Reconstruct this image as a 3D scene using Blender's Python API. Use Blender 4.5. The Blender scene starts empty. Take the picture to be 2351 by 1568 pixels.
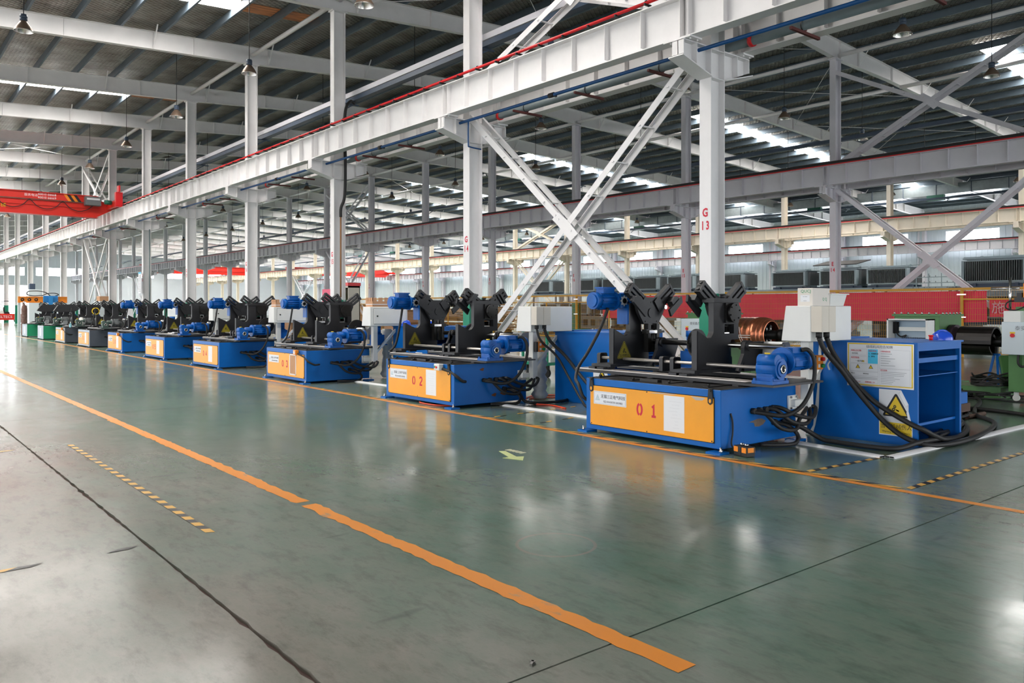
import bpy, bmesh, math, random
from mathutils import Vector, Matrix
RN = random.Random(11)
sc = bpy.context.scene
C = sc.collection
PI = math.pi

# ------------------------------------------------------------------ camera
cd = bpy.data.cameras.new('camera')
cam = bpy.data.objects.new('camera', cd); C.objects.link(cam)
cam.location = (0, 0, 1.6)
cam.rotation_euler = (PI/2, 0, -0.68758)
cd.sensor_width = 36; cd.lens = 28.157; cd.shift_y = -0.03275
cd.clip_start = 0.1; cd.clip_end = 600
sc.camera = cam
# ------------------------------------------------------------------ sky (overcast daylight coming in at the open side)
w = bpy.data.worlds.new('sky'); sc.world = w; w.use_nodes = True
bg = w.node_tree.nodes['Background']
bg.inputs[0].default_value = (0.93, 0.96, 1.0, 1); bg.inputs[1].default_value = 2.3
SKYLIGHT = 18.0     # glow of the translucent roof sheets
PANE = 9.0          # glow of the daylit window panes
# ------------------------------------------------------------------ exposure
vs = sc.view_settings
vs.view_transform = 'Standard'; vs.look = 'None'; vs.gamma = 1; vs.use_curve_mapping = False
vs.exposure = 1.15
cy = sc.cycles
cy.max_bounces = 6; cy.diffuse_bounces = 4; cy.glossy_bounces = 3; cy.transmission_bounces = 3
cy.caustics_reflective = False; cy.caustics_refractive = False
cy.use_denoising = True; cy.sample_clamp_indirect = 6; cy.sample_clamp_direct = 0
cy.use_adaptive_sampling = True; cy.adaptive_threshold = 0.03

# ------------------------------------------------------------------ mesh helpers
class MB:
    def __init__(s): s.v = []; s.f = []; s.sm = []
    def add(s, vs, fs, sm=False):
        n = len(s.v); s.v += [tuple(p) for p in vs]
        for f in fs: s.f.append([i+n for i in f]); s.sm.append(sm)
        return s
    def box(s, x0, x1, y0, y1, z0, z1):
        return s.add([(x0,y0,z0),(x1,y0,z0),(x1,y1,z0),(x0,y1,z0),(x0,y0,z1),(x1,y0,z1),(x1,y1,z1),(x0,y1,z1)],
                     [(0,3,2,1),(4,5,6,7),(0,1,5,4),(1,2,6,5),(2,3,7,6),(3,0,4,7)])
    def cb(s, c, d):
        return s.box(c[0]-d[0]/2, c[0]+d[0]/2, c[1]-d[1]/2, c[1]+d[1]/2, c[2]-d[2]/2, c[2]+d[2]/2)
    def bar(s, p0, p1, wd, ht, up=(0,0,1)):
        p0 = Vector(p0); p1 = Vector(p1); t = (p1-p0).normalized(); u = Vector(up)
        if abs(t.dot(u)) > .98: u = Vector((0,1,0)) if abs(t.y) < .9 else Vector((1,0,0))
        a = t.cross(u).normalized()*wd/2; b = a.cross(t).normalized()*ht/2
        return s.add([p0-a-b, p0+a-b, p0+a+b, p0-a+b, p1-a-b, p1+a-b, p1+a+b, p1-a+b],
                     [(0,1,2,3),(7,6,5,4),(0,4,5,1),(1,5,6,2),(2,6,7,3),(3,7,4,0)])
    def cyl(s, p0, p1, r, n=16, r2=None, cap=True):
        p0 = Vector(p0); p1 = Vector(p1); t = (p1-p0).normalized(); r2 = r if r2 is None else r2
        u = Vector((0,0,1)) if abs(t.z) < .9 else Vector((1,0,0))
        a = t.cross(u).normalized(); b = t.cross(a)
        vs = []
        for (p, q) in ((p0, r), (p1, r2)):
            for i in range(n):
                k = 2*PI*i/n; vs.append(p + (a*math.cos(k) + b*math.sin(k))*q)
        s.add(vs, [(i, (i+1) % n, n+(i+1) % n, n+i) for i in range(n)], n > 6)
        if cap:
            m = len(s.v)-2*n
            s.f += [[m+i for i in range(n)][::-1], [m+n+i for i in range(n)]]; s.sm += [False, False]
        return s
    def prism(s, poly, ax, a0, a1):
        def P(q, h):
            return {'y': (q[0], h, q[1]), 'x': (h, q[0], q[1]), 'z': (q[0], q[1], h)}[ax]
        n = len(poly)
        s.add([P(q, a0) for q in poly]+[P(q, a1) for q in poly],
              [list(range(n))[::-1], [n+i for i in range(n)]]+[(i, (i+1) % n, n+(i+1) % n, n+i) for i in range(n)])
        return s
    def tube(s, pts, r, n=8, sub=5):
        P = [Vector(p) for p in pts]
        if sub > 1 and len(P) > 2:
            Q = []
            for i in range(len(P)-1):
                a, b, c, d = P[max(i-1, 0)], P[i], P[i+1], P[min(i+2, len(P)-1)]
                for j in range(sub):
                    t = j/sub
                    Q.append(.5*((2*b)+(c-a)*t+(2*a-5*b+4*c-d)*t*t+(3*b-a-3*c+d)*t**3))
            Q.append(P[-1]); P = Q
        t0 = (P[1]-P[0]).normalized()
        u = Vector((0,0,1)) if abs(t0.z) < .9 else Vector((1,0,0))
        a = t0.cross(u).normalized(); vs = []
        for i, p in enumerate(P):
            t = (P[min(i+1, len(P)-1)]-P[max(i-1, 0)]).normalized()
            a = (a-t*a.dot(t)).normalized(); b = t.cross(a)
            for k in range(n):
                g = 2*PI*k/n; vs.append(p+(a*math.cos(g)+b*math.sin(g))*r)
        fs = [(i*n+k, i*n+(k+1) % n, (i+1)*n+(k+1) % n, (i+1)*n+k) for i in range(len(P)-1) for k in range(n)]
        s.add(vs, fs, True)
        m = len(s.v)-len(vs)
        s.f += [[m+k for k in range(n)][::-1], [len(s.v)-n+k for k in range(n)]]; s.sm += [False, False]
        return s
    def lathe(s, prof, c, ax='z', n=20):
        vs = []
        for (r, h) in prof:
            for k in range(n):
                g = 2*PI*k/n; x, y = r*math.cos(g), r*math.sin(g)
                vs.append({'z': (c[0]+x, c[1]+y, c[2]+h), 'x': (c[0]+h, c[1]+x, c[2]+y), 'y': (c[0]+x, c[1]+h, c[2]+y)}[ax])
        fs = [(i*n+k, i*n+(k+1) % n, (i+1)*n+(k+1) % n, (i+1)*n+k) for i in range(len(prof)-1) for k in range(n)]
        return s.add(vs, fs, True)
    def mesh(s, name, mat, recalc=True, bevel=0):
        me = bpy.data.meshes.new(name); me.from_pydata(s.v, [], s.f)
        if s.sm and any(s.sm): me.polygons.foreach_set('use_smooth', s.sm)
        if recalc or bevel:
            bm = bmesh.new(); bm.from_mesh(me)
            bmesh.ops.recalc_face_normals(bm, faces=bm.faces)
            if bevel: bmesh.ops.bevel(bm, geom=list(bm.edges), offset=bevel, segments=1, affect='EDGES', profile=.5, clamp_overlap=True)
            bm.to_mesh(me); bm.free()
        me.materials.append(mat); me.update()
        return me
    def build(s, name, mat, par=None, bevel=0, loc=None, rot=None):
        return link(name, s.mesh(name, mat, bevel=bevel), par, loc, rot)

def link(name, me, par=None, loc=None, rot=None):
    o = bpy.data.objects.new(name, me); C.objects.link(o)
    if par is not None: o.parent = par
    if loc: o.location = loc
    if rot: o.rotation_euler = rot
    return o
def tag(o, label=None, cat=None, group=None, kind=None):
    if label: o['label'] = label
    if cat: o['category'] = cat
    if group: o['group'] = group
    if kind: o['kind'] = kind
    return o
def thing(name, label, cat, loc=(0,0,0), rz=0, group=None):
    o = bpy.data.objects.new(name, None); C.objects.link(o); o.location = loc; o.rotation_euler = (0,0,rz)
    o.empty_display_size = .2
    return tag(o, label, cat, group)
def dup(root, loc, label=None, rz=None):
    r = root.copy(); C.objects.link(r); r.location = loc
    if rz is not None: r.rotation_euler = (0,0,rz)
    if label: r['label'] = label
    for ch in list(root.children):
        c = ch.copy(); C.objects.link(c); c.parent = r
        for g in ch.children:
            d = g.copy(); C.objects.link(d); d.parent = c
    return r
CACHE = {}
def part(name, key, fn, mat, par, loc=None, rot=None, bevel=0):
    k = (key, mat.name)
    if k not in CACHE:
        m = MB(); fn(m); CACHE[k] = m.mesh(name, mat, bevel=bevel)
    return link(name, CACHE[k], par, loc, rot)

# ------------------------------------------------------------------ materials
def lin(c):
    f = lambda u: u/12.92 if u <= .04045 else ((u+.055)/1.055)**2.4
    return tuple(f(v/255) for v in c[:3])+(1,)
MATS = {}
def M(name, col, rough=.5, metal=0, var=0, scale=3, bump=0, bscale=60, col2=None, spec=.5, stretch=None, thr=(.35,.7)):
    if name in MATS: return MATS[name]
    m = bpy.data.materials.new(name); m.use_nodes = True; nt = m.node_tree; b = nt.nodes['Principled BSDF']
    N = nt.nodes.new; L = nt.links.new
    b.inputs['Base Color'].default_value = lin(col); b.inputs['Roughness'].default_value = rough
    b.inputs['Metallic'].default_value = metal; b.inputs['Specular IOR Level'].default_value = spec
    if var or bump or col2:
        tc = N('ShaderNodeTexCoord'); src = tc.outputs['Object']
        if stretch:
            mp = N('ShaderNodeMapping'); mp.inputs['Scale'].default_value = stretch; L(src, mp.inputs['Vector']); src = mp.outputs['Vector']
    if var or col2:
        nz = N('ShaderNodeTexNoise'); nz.inputs['Scale'].default_value = scale; nz.inputs['Detail'].default_value = 6
        nz.inputs['Roughness'].default_value = .62; L(src, nz.inputs['Vector'])
        cr = N('ShaderNodeValToRGB'); L(nz.outputs['Fac'], cr.inputs['Fac'])
        a = lin(col); d = lin(col2) if col2 else tuple(x*(1-var) for x in a[:3])+(1,)
        cr.color_ramp.elements[0].position = thr[0]; cr.color_ramp.elements[1].position = thr[1]
        cr.color_ramp.elements[0].color = d; cr.color_ramp.elements[1].color = a
        L(cr.outputs['Color'], b.inputs['Base Color'])
    if bump:
        n2 = N('ShaderNodeTexNoise'); n2.inputs['Scale'].default_value = bscale; n2.inputs['Detail'].default_value = 3; L(src, n2.inputs['Vector'])
        bp = N('ShaderNodeBump'); bp.inputs['Strength'].default_value = bump; bp.inputs['Distance'].default_value = .01
        L(n2.outputs['Fac'], bp.inputs['Height']); L(bp.outputs['Normal'], b.inputs['Normal'])
    MATS[name] = m
    return m
def EM(name, col, st):
    m = bpy.data.materials.new(name); m.use_nodes = True; b = m.node_tree.nodes['Principled BSDF']
    b.inputs['Base Color'].default_value = lin(col); b.inputs['Emission Color'].default_value = lin(col); b.inputs['Emission Strength'].default_value = st
    MATS[name] = m
    return m
white = M('white_paint', (232,230,230), .45, var=.06, scale=2)
cream = M('cream_paint', (232,222,206), .5, var=.06, scale=2)
greywh = M('grey_white_paint', (218,216,222), .5, var=.06, scale=2)
offw = M('off_white_powder_coat', (226,226,222), .4, var=.05, scale=3)
beige = M('beige_cabinet_paint', (208,200,186), .45, var=.05)
blue = M('blue_machine_paint', (0,100,184), .42, var=.14, scale=2.2, spec=.3)
blue2 = M('blue_motor_paint', (0,94,180), .42, var=.25, scale=9, spec=.35)
lblue = M('light_blue_plastic', (40,140,210), .4)
yel = M('orange_yellow_panel_paint', (243,163,28), .38, var=.07, scale=3)
blk = M('black_machine_steel', (36,36,40), .48, var=.3, scale=4, bump=.05)
blk2 = M('dark_oiled_steel', (30,28,27), .4, var=.35, scale=10, metal=.3)
rub = M('black_rubber', (30,29,29), .6)
steel = M('bright_steel', (205,202,198), .22, metal=1, var=.15, scale=8, stretch=(20,1,20))
wsteel = M('worn_rail_steel', (206,198,190), .38, metal=.6, var=.3, scale=5, stretch=(14,1,14))
galv = M('galvanised_purlin', (110,124,136), .5, metal=.35, var=.16, scale=1.5)
grn = M('green_column_paint', (18,140,108), .45, var=.08)
mgrn = M('machine_green_paint', (84,132,76), .45, var=.14, scale=3)
dgrn = M('dark_teal_green_paint', (20,92,74), .5)
red = M('red_paint', (214,28,34), .4)
cred = M('crane_red_paint', (216,38,22), .4, var=.08)
ora = M('orange_plastic', (240,140,24), .4)
fy = M('fence_yellow_paint', (222,160,38), .45, var=.1)
pap = M('white_paper', (226,228,232), .7)
paps = M('white_sign_board', (222,225,232), .35)
inkb = M('black_ink', (28,28,32), .6)
inkg = M('grey_ink', (120,122,128), .7)
inkr = M('red_ink', (206,34,60), .6)
wy = M('warning_yellow', (226,192,34), .45)
cyanp = M('cyan_print', (70,196,236), .5)
ban = M('red_banner_cloth', (250,66,102), .75, var=.1, scale=1.2)
cart = M('white_cardboard', (222,216,208), .8, var=.05)
kraft = M('brown_cardboard', (190,146,110), .85, var=.12)
wood = M('plywood', (206,156,118), .75, var=.22, scale=3, stretch=(1,1,6))
wood2 = M('rough_timber', (168,120,78), .8, var=.4, scale=4, stretch=(1,.2,4))
pipeg = M('grey_pipe_paint', (126,138,142), .4, var=.12)
pipeb = M('blue_pipe_paint', (20,76,130), .4)
dbl = M('dark_blue_grey_steel', (62,78,98), .45, var=.12)
copper = M('copper_strip', (226,140,104), .26, metal=.9, var=.2, scale=6, stretch=(.4,6,6))
tgrey = M('transformer_grey', (112,116,118), .5, var=.12)
tlight = M('transformer_light_grey', (152,166,172), .5, var=.12)
alum = M('aluminium_reflector', (214,212,208), .25, metal=1)
bronze = M('lamp_bronze_shade', (132,112,96), .45, metal=.5)
dark = M('dark_cavity', (18,18,20), .8)
plas = M('clear_white_film', (228,226,222), .35, var=.2, scale=8, bump=.4, bscale=20)
helm = M('blue_helmet_plastic', (38,84,206), .22)
ductm = M('galvanised_duct', (176,186,188), .3, metal=.8, var=.3, scale=1.4)
glow = EM('translucent_roof_sheet', (255,250,244), SKYLIGHT)
pane = EM('daylit_window_pane', (246,250,255), PANE)
brownsheet = M('dirty_roof_sheet', (190,128,80), .6, col2=(70,44,30), scale=2.4, stretch=(.4,3,1))
brownsheet.node_tree.nodes['Principled BSDF'].inputs['Emission Color'].default_value = lin((130,80,48)); brownsheet.node_tree.nodes['Principled BSDF'].inputs['Emission Strength'].default_value = .12

# ------------------------------------------------------------------ flat lettering
FACE = {'-X': (PI/2, 0, -PI/2), '-Y': (PI/2, 0, 0), '+Z': (0, 0, 0)}
def txt(name, s, size, par, loc, face, mat, sx=1.0, al='CENTER', spc=1.0, bold=0):
    k = ('txt', s, size, sx, al, spc, mat.name)
    if k not in CACHE:
        cu = bpy.data.curves.new(name, 'FONT'); cu.body = s; cu.size = size; cu.align_x = al; cu.align_y = 'CENTER'
        cu.space_character = spc; cu.offset = bold*size; cu.extrude = .0006; cu.resolution_u = 2
        o = bpy.data.objects.new(name, cu); C.objects.link(o)
        bpy.context.view_layer.update()
        me = bpy.data.meshes.new_from_object(o.evaluated_get(bpy.context.evaluated_depsgraph_get()))
        bpy.data.objects.remove(o)
        for v in me.vertices: v.co.x *= sx
        me.materials.clear(); me.materials.append(mat); CACHE[k] = me
    return link(name, CACHE[k], par, loc, FACE[face])
def stroke(m, pts, wd, hx):
    """flat stencil stroke in the plane X=hx; pts are (u right, v up), one mitred ribbon"""
    P = [Vector(p) for p in pts]; n = len(P); L_, R_ = [], []
    for i in range(n):
        a = (P[i]-P[i-1]).normalized() if i else (P[1]-P[0]).normalized(); b = (P[i+1]-P[i]).normalized() if i < n-1 else a
        t = (a+b).normalized(); q = Vector((-t.y, t.x))*wd/2/max(.5, t.dot(a)); L_.append(P[i]+q); R_.append(P[i]-q)
    m.add([(hx, -p.x, p.y) for p in L_]+[(hx, -p.x, p.y) for p in R_], [(i, n+i, n+i+1, i+1) for i in range(n-1)])
def arc(cx, cy, rx, ry, a0, a1, n=8):
    return [(cx+rx*math.cos(math.radians(a0+(a1-a0)*i/n)), cy+ry*math.sin(math.radians(a0+(a1-a0)*i/n))) for i in range(n+1)]
DIG = {'0': [arc(0,0,.24,.44,100,260), arc(0,0,.24,.44,-80,80)], '1': [[(-.16,.26),(.02,.40),(.02,-.35)], [(-.2,-.43),(.24,-.43)]],
       '2': [arc(0,.2,.24,.24,170,-30)+[(-.18,-.34)], [(-.26,-.43),(.28,-.43)]],
       '3': [arc(0,.22,.22,.22,160,-80), arc(0,-.2,.24,.24,80,-160)],
       '4': [[(.1,-.44),(.1,.44),(-.24,-.16),(.26,-.16)]], '5': [[(.22,.44),(-.18,.44),(-.2,.06)]+arc(0,-.16,.24,.28,110,-150)],
       '6': [arc(0,-.18,.24,.26,0,360,12), [(-.22,-.1),(-.1,.3),(.16,.44)]]}
def digits(name, s, h, par, hx, y, z, mat, gap=1.0):
    m = MB()
    for i, ch in enumerate(s):
        for st in DIG[ch]: stroke(m, [((p[0]+i*gap)*h, p[1]*h) for p in st], h*.19, 0)
    return m.build(name, mat, par, loc=(hx, y, z))
# ================================================================== structure
XG, XE, XC, XA = 12.4, 30.6, 51.1, 73.4
def YN(n): return 9.2+(n-13)*7.5
def rtop(x): return 12.73-.05*abs(x-24.5)          # top of the rafters
def struct(o, label, cat='structure', group=None): return tag(o, label, cat, group, 'structure')

# ---- floor material: worn green sealed concrete, greyer towards the aisle edge
def floor_mat():
    m = bpy.data.materials.new('worn_green_floor'); m.use_nodes = True; nt = m.node_tree; b = nt.nodes['Principled BSDF']
    N = nt.nodes.new; L = nt.links.new
    geo = N('ShaderNodeNewGeometry')
    def noise(sc_, det, st=(1,1,1), rough=.6):
        mp = N('ShaderNodeMapping'); mp.inputs['Scale'].default_value = st; L(geo.outputs['Position'], mp.inputs['Vector'])
        n = N('ShaderNodeTexNoise'); n.inputs['Scale'].default_value = sc_; n.inputs['Detail'].default_value = det; n.inputs['Roughness'].default_value = rough
        L(mp.outputs['Vector'], n.inputs['Vector']); return n.outputs['Fac']
    def math_(op, a, b_):
        n = N('ShaderNodeMath'); n.operation = op
        for i, q in enumerate((a, b_)):
            if isinstance(q, (int, float)): n.inputs[i].default_value = q
            else: L(q, n.inputs[i])
        return n.outputs[0]
    def ramp(f, stops):
        r = N('ShaderNodeValToRGB'); L(f, r.inputs['Fac'])
        while len(r.color_ramp.elements) < len(stops): r.color_ramp.elements.new(.5)
        for e, (p, c) in zip(r.color_ramp.elements, stops): e.position = p; e.color = c
        return r.outputs['Color']
    def mix(f, a, b_):
        n = N('ShaderNodeMix'); n.data_type = 'RGBA'
        L(f, n.inputs['Factor'])
        for s_, q in ((n.inputs['A'], a), (n.inputs['B'], b_)):
            if isinstance(q, tuple): s_.default_value = q
            else: L(q, s_)
        return n.outputs['Result']
    sx = N('ShaderNodeSeparateXYZ'); L(geo.outputs['Position'], sx.inputs[0])
    big = noise(.32, 5, (1,.6,1)); mid = noise(1.6, 8, (1,.55,1), .7); fine = noise(9, 8, (1,.35,1), .75)
    # traffic lane by the aisle edge is greyer
    lane = N('ShaderNodeMapRange'); lane.inputs[1].default_value = .2; lane.inputs[2].default_value = 3.6; L(sx.outputs['X'], lane.inputs[0])
    f = math_('ADD', math_('MULTIPLY', big, .55), math_('MULTIPLY', mid, .45))
    f = math_('ADD', f, math_('MULTIPLY', math_('SUBTRACT', lane.outputs[0], .72), .28))
    base = ramp(f, [(.35, lin((142,138,129))), (.46, lin((121,128,117))), (.63, lin((91,117,102)))])
    speck = ramp(fine, [(.3, lin((96,92,86))), (.52, (.5,.5,.5,1)), (.75, lin((150,160,150)))])
    n = N('ShaderNodeMix'); n.data_type = 'RGBA'; n.blend_type = 'OVERLAY'; n.inputs['Factor'].default_value = .42
    L(base, n.inputs['A']); L(speck, n.inputs['B']); col = n.outputs['Result']
    # faint ring left by a drum
    d = N('ShaderNodeVectorMath'); d.operation = 'DISTANCE'; L(geo.outputs['Position'], d.inputs[0]); d.inputs[1].default_value = (3.67, 4.0, 0)
    ring = math_('LESS_THAN', math_('ABSOLUTE', math_('SUBTRACT', d.outputs['Value'], .265), 0), .012)
    col = mix(math_('MULTIPLY', ring, .4), col, lin((140,124,112)))
    # dark scuffs
    sc_ = noise(2.2, 3, (.5,1.8,1), .5)
    scf = N('ShaderNodeMapRange'); scf.inputs[1].default_value = .66; scf.inputs[2].default_value = .74; L(sc_, scf.inputs[0])
    col = mix(math_('MULTIPLY', scf.outputs[0], .5), col, lin((74,82,76)))
    L(col, b.inputs['Base Color'])
    rg = N('ShaderNodeMapRange'); rg.inputs[1].default_value = .3; rg.inputs[2].default_value = .7; rg.inputs[3].default_value = .13; rg.inputs[4].default_value = .27
    L(mid, rg.inputs[0]); L(rg.outputs[0], b.inputs['Roughness'])
    bp = N('ShaderNodeBump'); bp.inputs['Strength'].default_value = .06; bp.inputs['Distance'].default_value = .02
    L(noise(5, 4), bp.inputs['Height']); L(bp.outputs['Normal'], b.inputs['Normal'])
    b.inputs['Specular IOR Level'].default_value = .6
    MATS['floor'] = m
    return m
FM = floor_mat()
jointm = M('brown_joint_filler', (74,50,42), .8)
m = MB().box(-60, 75, -22, 172, -.4, -.02)
floor = struct(m.build('floor', jointm), 'worn green sealed concrete floor cut into big slabs by brown joints', 'floor')
xs = [-60, -12, 1.53, 8.5, 15.5, 22.5, 29.5, 40, 51, 62, 75]; ys = [-22, -8, 2.65, 13.3, 24, 34.7, 45.3, 56, 77, 98, 119, 140, 172]
def jag(x, y0, y1, amp):
    n = int((y1-y0)/.09) if y1 < 14 and y0 > -9 else 1
    r = random.Random(int(x*100)+int(y0*7)+(1 if amp > 0 else 2))
    return [(x+(abs(r.gauss(0, 1))*amp if 0 < i < n else 0), y0+(y1-y0)*i/n) for i in range(n+1)]
for i in range(len(xs)-1):
    for j in range(len(ys)-1):
        x0, x1, y0, y1 = xs[i], xs[i+1], ys[j], ys[j+1]
        gx0 = .007 if i else 0; gx1 = .007; gy = .0065
        a0 = -.0075 if x1 == 1.53 else -.0015; a1 = .006 if x0 == 1.53 else 0
        left = jag(x0+gx0, y0+gy, y1-gy, a1) if a1 else [(x0+gx0, y0+gy), (x0+gx0, y1-gy)]
        right = jag(x1-gx1, y0+gy, y1-gy, a0) if x1 == 1.53 else [(x1-gx1, y0+gy), (x1-gx1, y1-gy)]
        MB().prism(left[::-1]+right, 'z', -.02, 0).build('floor_slab', FM, floor)
# ---- painted lines and tapes on the floor
def paint_mat(name, c, wear):
    m = M(name, c, .38, col2=wear, scale=5, thr=(.30,.40), stretch=(1,.4,1))
    return m
orl = paint_mat('worn_orange_line_paint', (226,140,34), (132,138,126))
orl2 = paint_mat('faded_orange_line_paint', (222,146,72), (150,140,122))
def line(x0, x1, y0, y1, mat, jit=.006, z=.002):
    n = max(2, int((y1-y0)/.07)); n = min(n, 260); r = random.Random(int(x0*50)+int(y0*9))
    a = [(x0+r.uniform(-jit, jit)*(r.random() < .5), y0+(y1-y0)*i/n) for i in range(n+1)]
    b = [(x1+r.uniform(-jit, jit)*(r.random() < .5), y0+(y1-y0)*i/n) for i in range(n+1)]
    m = MB()
    for i in range(n): m.add([a[i]+(z,), b[i]+(z,), b[i+1]+(z,), a[i+1]+(z,)], [(0,1,2,3)])
    return m.build('painted_line', mat, floor)
line(2.79, 2.915, 2.25, 6.08, orl, .016); line(2.79, 2.915, 6.19, 12.5, orl, .016); line(2.80, 2.92, 12.5, 26, orl2, .014)
line(2.80, 2.93, 26, 60, orl2)
line(7.03, 7.125, 1.2, 8.2, orl, .003); line(7.03, 7.125, 8.2, 60, orl2, .004)
tapey = paint_mat('hazard_tape_yellow', (222,172,74), (150,146,120)); tapeb = paint_mat('hazard_tape_black', (26,26,28), (90,92,86))
def tape(p0, p1, wd=.06, st=.1, miss=0, skew=.5, z=.003):
    p0 = Vector(p0+(z,)); p1 = Vector(p1+(z,)); t = (p1-p0); ln = t.length; t.normalize(); nrm = Vector((-t.y, t.x, 0))*wd/2
    r = random.Random(int(ln*100)); y, b = MB(), MB(); k = 0; s = 0
    while s < ln:
        e = min(s+st, ln)
        if r.random() >= miss:
            sh = t*wd*skew
            q = [p0+t*s-nrm, p0+t*e-nrm, p0+t*e+nrm+sh, p0+t*s+nrm+sh]
            (y if k % 2 == 0 else b).add(q, [(0,1,2,3)])
        s = e; k += 1
    o = y.build('hazard_tape', tapey, floor)
    if b.v: b.build('hazard_tape', tapeb, floor)
tape((7.165, 3.25), (7.165, 40), .06, .17, 0, 2.4)
tape((7.2, 3.25), (12.2, 3.26)); tape((7.2, 4.22), (8.45, 4.12)); tape((1.96, 5.76), (1.95, 10.54), .06, .11)
tape((1.9, 5.74), (-1.5, 5.7), .05, .14, .55, 1.5); tape((1.8, 10.5), (-2, 10.5), .05, .2, .6, 1.5)
tape((7.25, 8.35), (8.9, 8.55), .05, .12, .4); tape((7.25, 9.25), (9.1, 9.4), .05, .12, .3); tape((9.6, 4.5), (11.6, 5.3), .06, .1, .2)
a = MB().prism([(5.56,7.0),(5.62,6.96),(5.50,6.62),(5.57,6.58),(5.42,6.42),(5.34,6.66),(5.42,6.65)], 'z', .001, .0035)
a.build('floor_arrow', M('pale_arrow_sticker', (190,200,140), .6), floor)
m = MB()
for i in range(5): m.box(5.66, 5.74, 6.74+i*.06, 6.78+i*.06, .001, .0032)
m.build('floor_lettering', M('pale_worn_lettering', (196,192,168), .7), floor)

# ---- roof: sheets with foil blanket under wire netting, purlins, translucent sheets
def roof_mat():
    m = bpy.data.materials.new('foil_roof_blanket'); m.use_nodes = True; nt = m.node_tree; b = nt.nodes['Principled BSDF']
    N = nt.nodes.new; L = nt.links.new
    geo = N('ShaderNodeNewGeometry')
    n = N('ShaderNodeTexNoise'); n.inputs['Scale'].default_value = 1.1; n.inputs['Detail'].default_value = 6; L(geo.outputs['Position'], n.inputs['Vector'])
    r = N('ShaderNodeValToRGB'); L(n.outputs['Fac'], r.inputs['Fac'])
    r.color_ramp.elements[0].position = .3; r.color_ramp.elements[0].color = lin((128,118,104))
    r.color_ramp.elements[1].position = .7; r.color_ramp.elements[1].color = lin((186,182,174))
    # diamond wire netting
    def wave(rot):
        mp = N('ShaderNodeMapping'); mp.inputs['Rotation'].default_value = (0, 0, rot); L(geo.outputs['Position'], mp.inputs['Vector'])
        wv = N('ShaderNodeTexWave'); wv.bands_direction = 'X'; wv.inputs['Scale'].default_value = 1.9; wv.inputs['Distortion'].default_value = .6; wv.inputs['Detail'].default_value = 1
        L(mp.outputs['Vector'], wv.inputs['Vector']); return wv.outputs['Fac']
    mx = N('ShaderNodeMath'); mx.operation = 'MAXIMUM'; L(wave(.95), mx.inputs[0]); L(wave(-.95), mx.inputs[1])
    wr = N('ShaderNodeValToRGB'); L(mx.outputs[0], wr.inputs['Fac'])
    wr.color_ramp.elements[0].position = .965; wr.color_ramp.elements[0].color = (0,0,0,1); wr.color_ramp.elements[1].position = .985; wr.color_ramp.elements[1].color = (1,1,1,1)
    mi = N('ShaderNodeMix'); mi.data_type = 'RGBA'; L(wr.outputs['Color'], mi.inputs['Factor']); L(r.outputs['Color'], mi.inputs['A']); mi.inputs['B'].default_value = lin((84,80,76))
    L(mi.outputs['Result'], b.inputs['Base Color'])
    b.inputs['Metallic'].default_value = .7; b.inputs['Roughness'].default_value = .34
    bp = N('ShaderNodeBump'); bp.inputs['Strength'].default_value = .8; bp.inputs['Distance'].default_value = .08
    n2 = N('ShaderNodeTexNoise'); n2.inputs['Scale'].default_value = 5; n2.inputs['Detail'].default_value = 4; L(geo.outputs['Position'], n2.inputs['Vector'])
    ad = N('ShaderNodeMath'); ad.operation = 'ADD'; L(n2.outputs['Fac'], ad.inputs[0]); L(mx.outputs[0], ad.inputs[1])
    L(ad.outputs[0], bp.inputs['Height']); L(bp.outputs['Normal'], b.inputs['Normal'])
    MATS['roof'] = m
    return m
RM = roof_mat()
Y0, Y1 = -14.0, 165.3
m = MB(); zs = lambda x: rtop(x)+.29
for (a, b) in ((-24.4, 24.5), (24.5, 73.6)):
    m.add([(a,Y0,zs(a)),(b,Y0,zs(b)),(b,Y1,zs(b)),(a,Y1,zs(a)),(a,Y0,zs(a)+.1),(b,Y0,zs(b)+.1),(b,Y1,zs(b)+.1),(a,Y1,zs(a)+.1)],
          [(0,3,2,1),(4,5,6,7),(0,1,5,4),(1,2,6,5),(2,3,7,6),(3,0,4,7)])
ceil = struct(m.build('ceiling', RM), 'low pitched roof of foil blanket under wire netting, with long purlins', 'ceiling')
pm = MB(); pm.box(-.035, .035, Y0, Y1, 0, .01).box(-.035, -.028, Y0, Y1, -.26, 0).box(-.035, .045, Y0, Y1, -.27, -.26).box(.038, .045, Y0, Y1, -.26, -.235)
pme = pm.mesh('purlin', galv)
k = 0
xp = -23.6
while xp < 73:
    link('purlin', pme, ceil, (xp, 0, rtop(xp)+.275)); xp += 1.482
r = random.Random(3)
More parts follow.
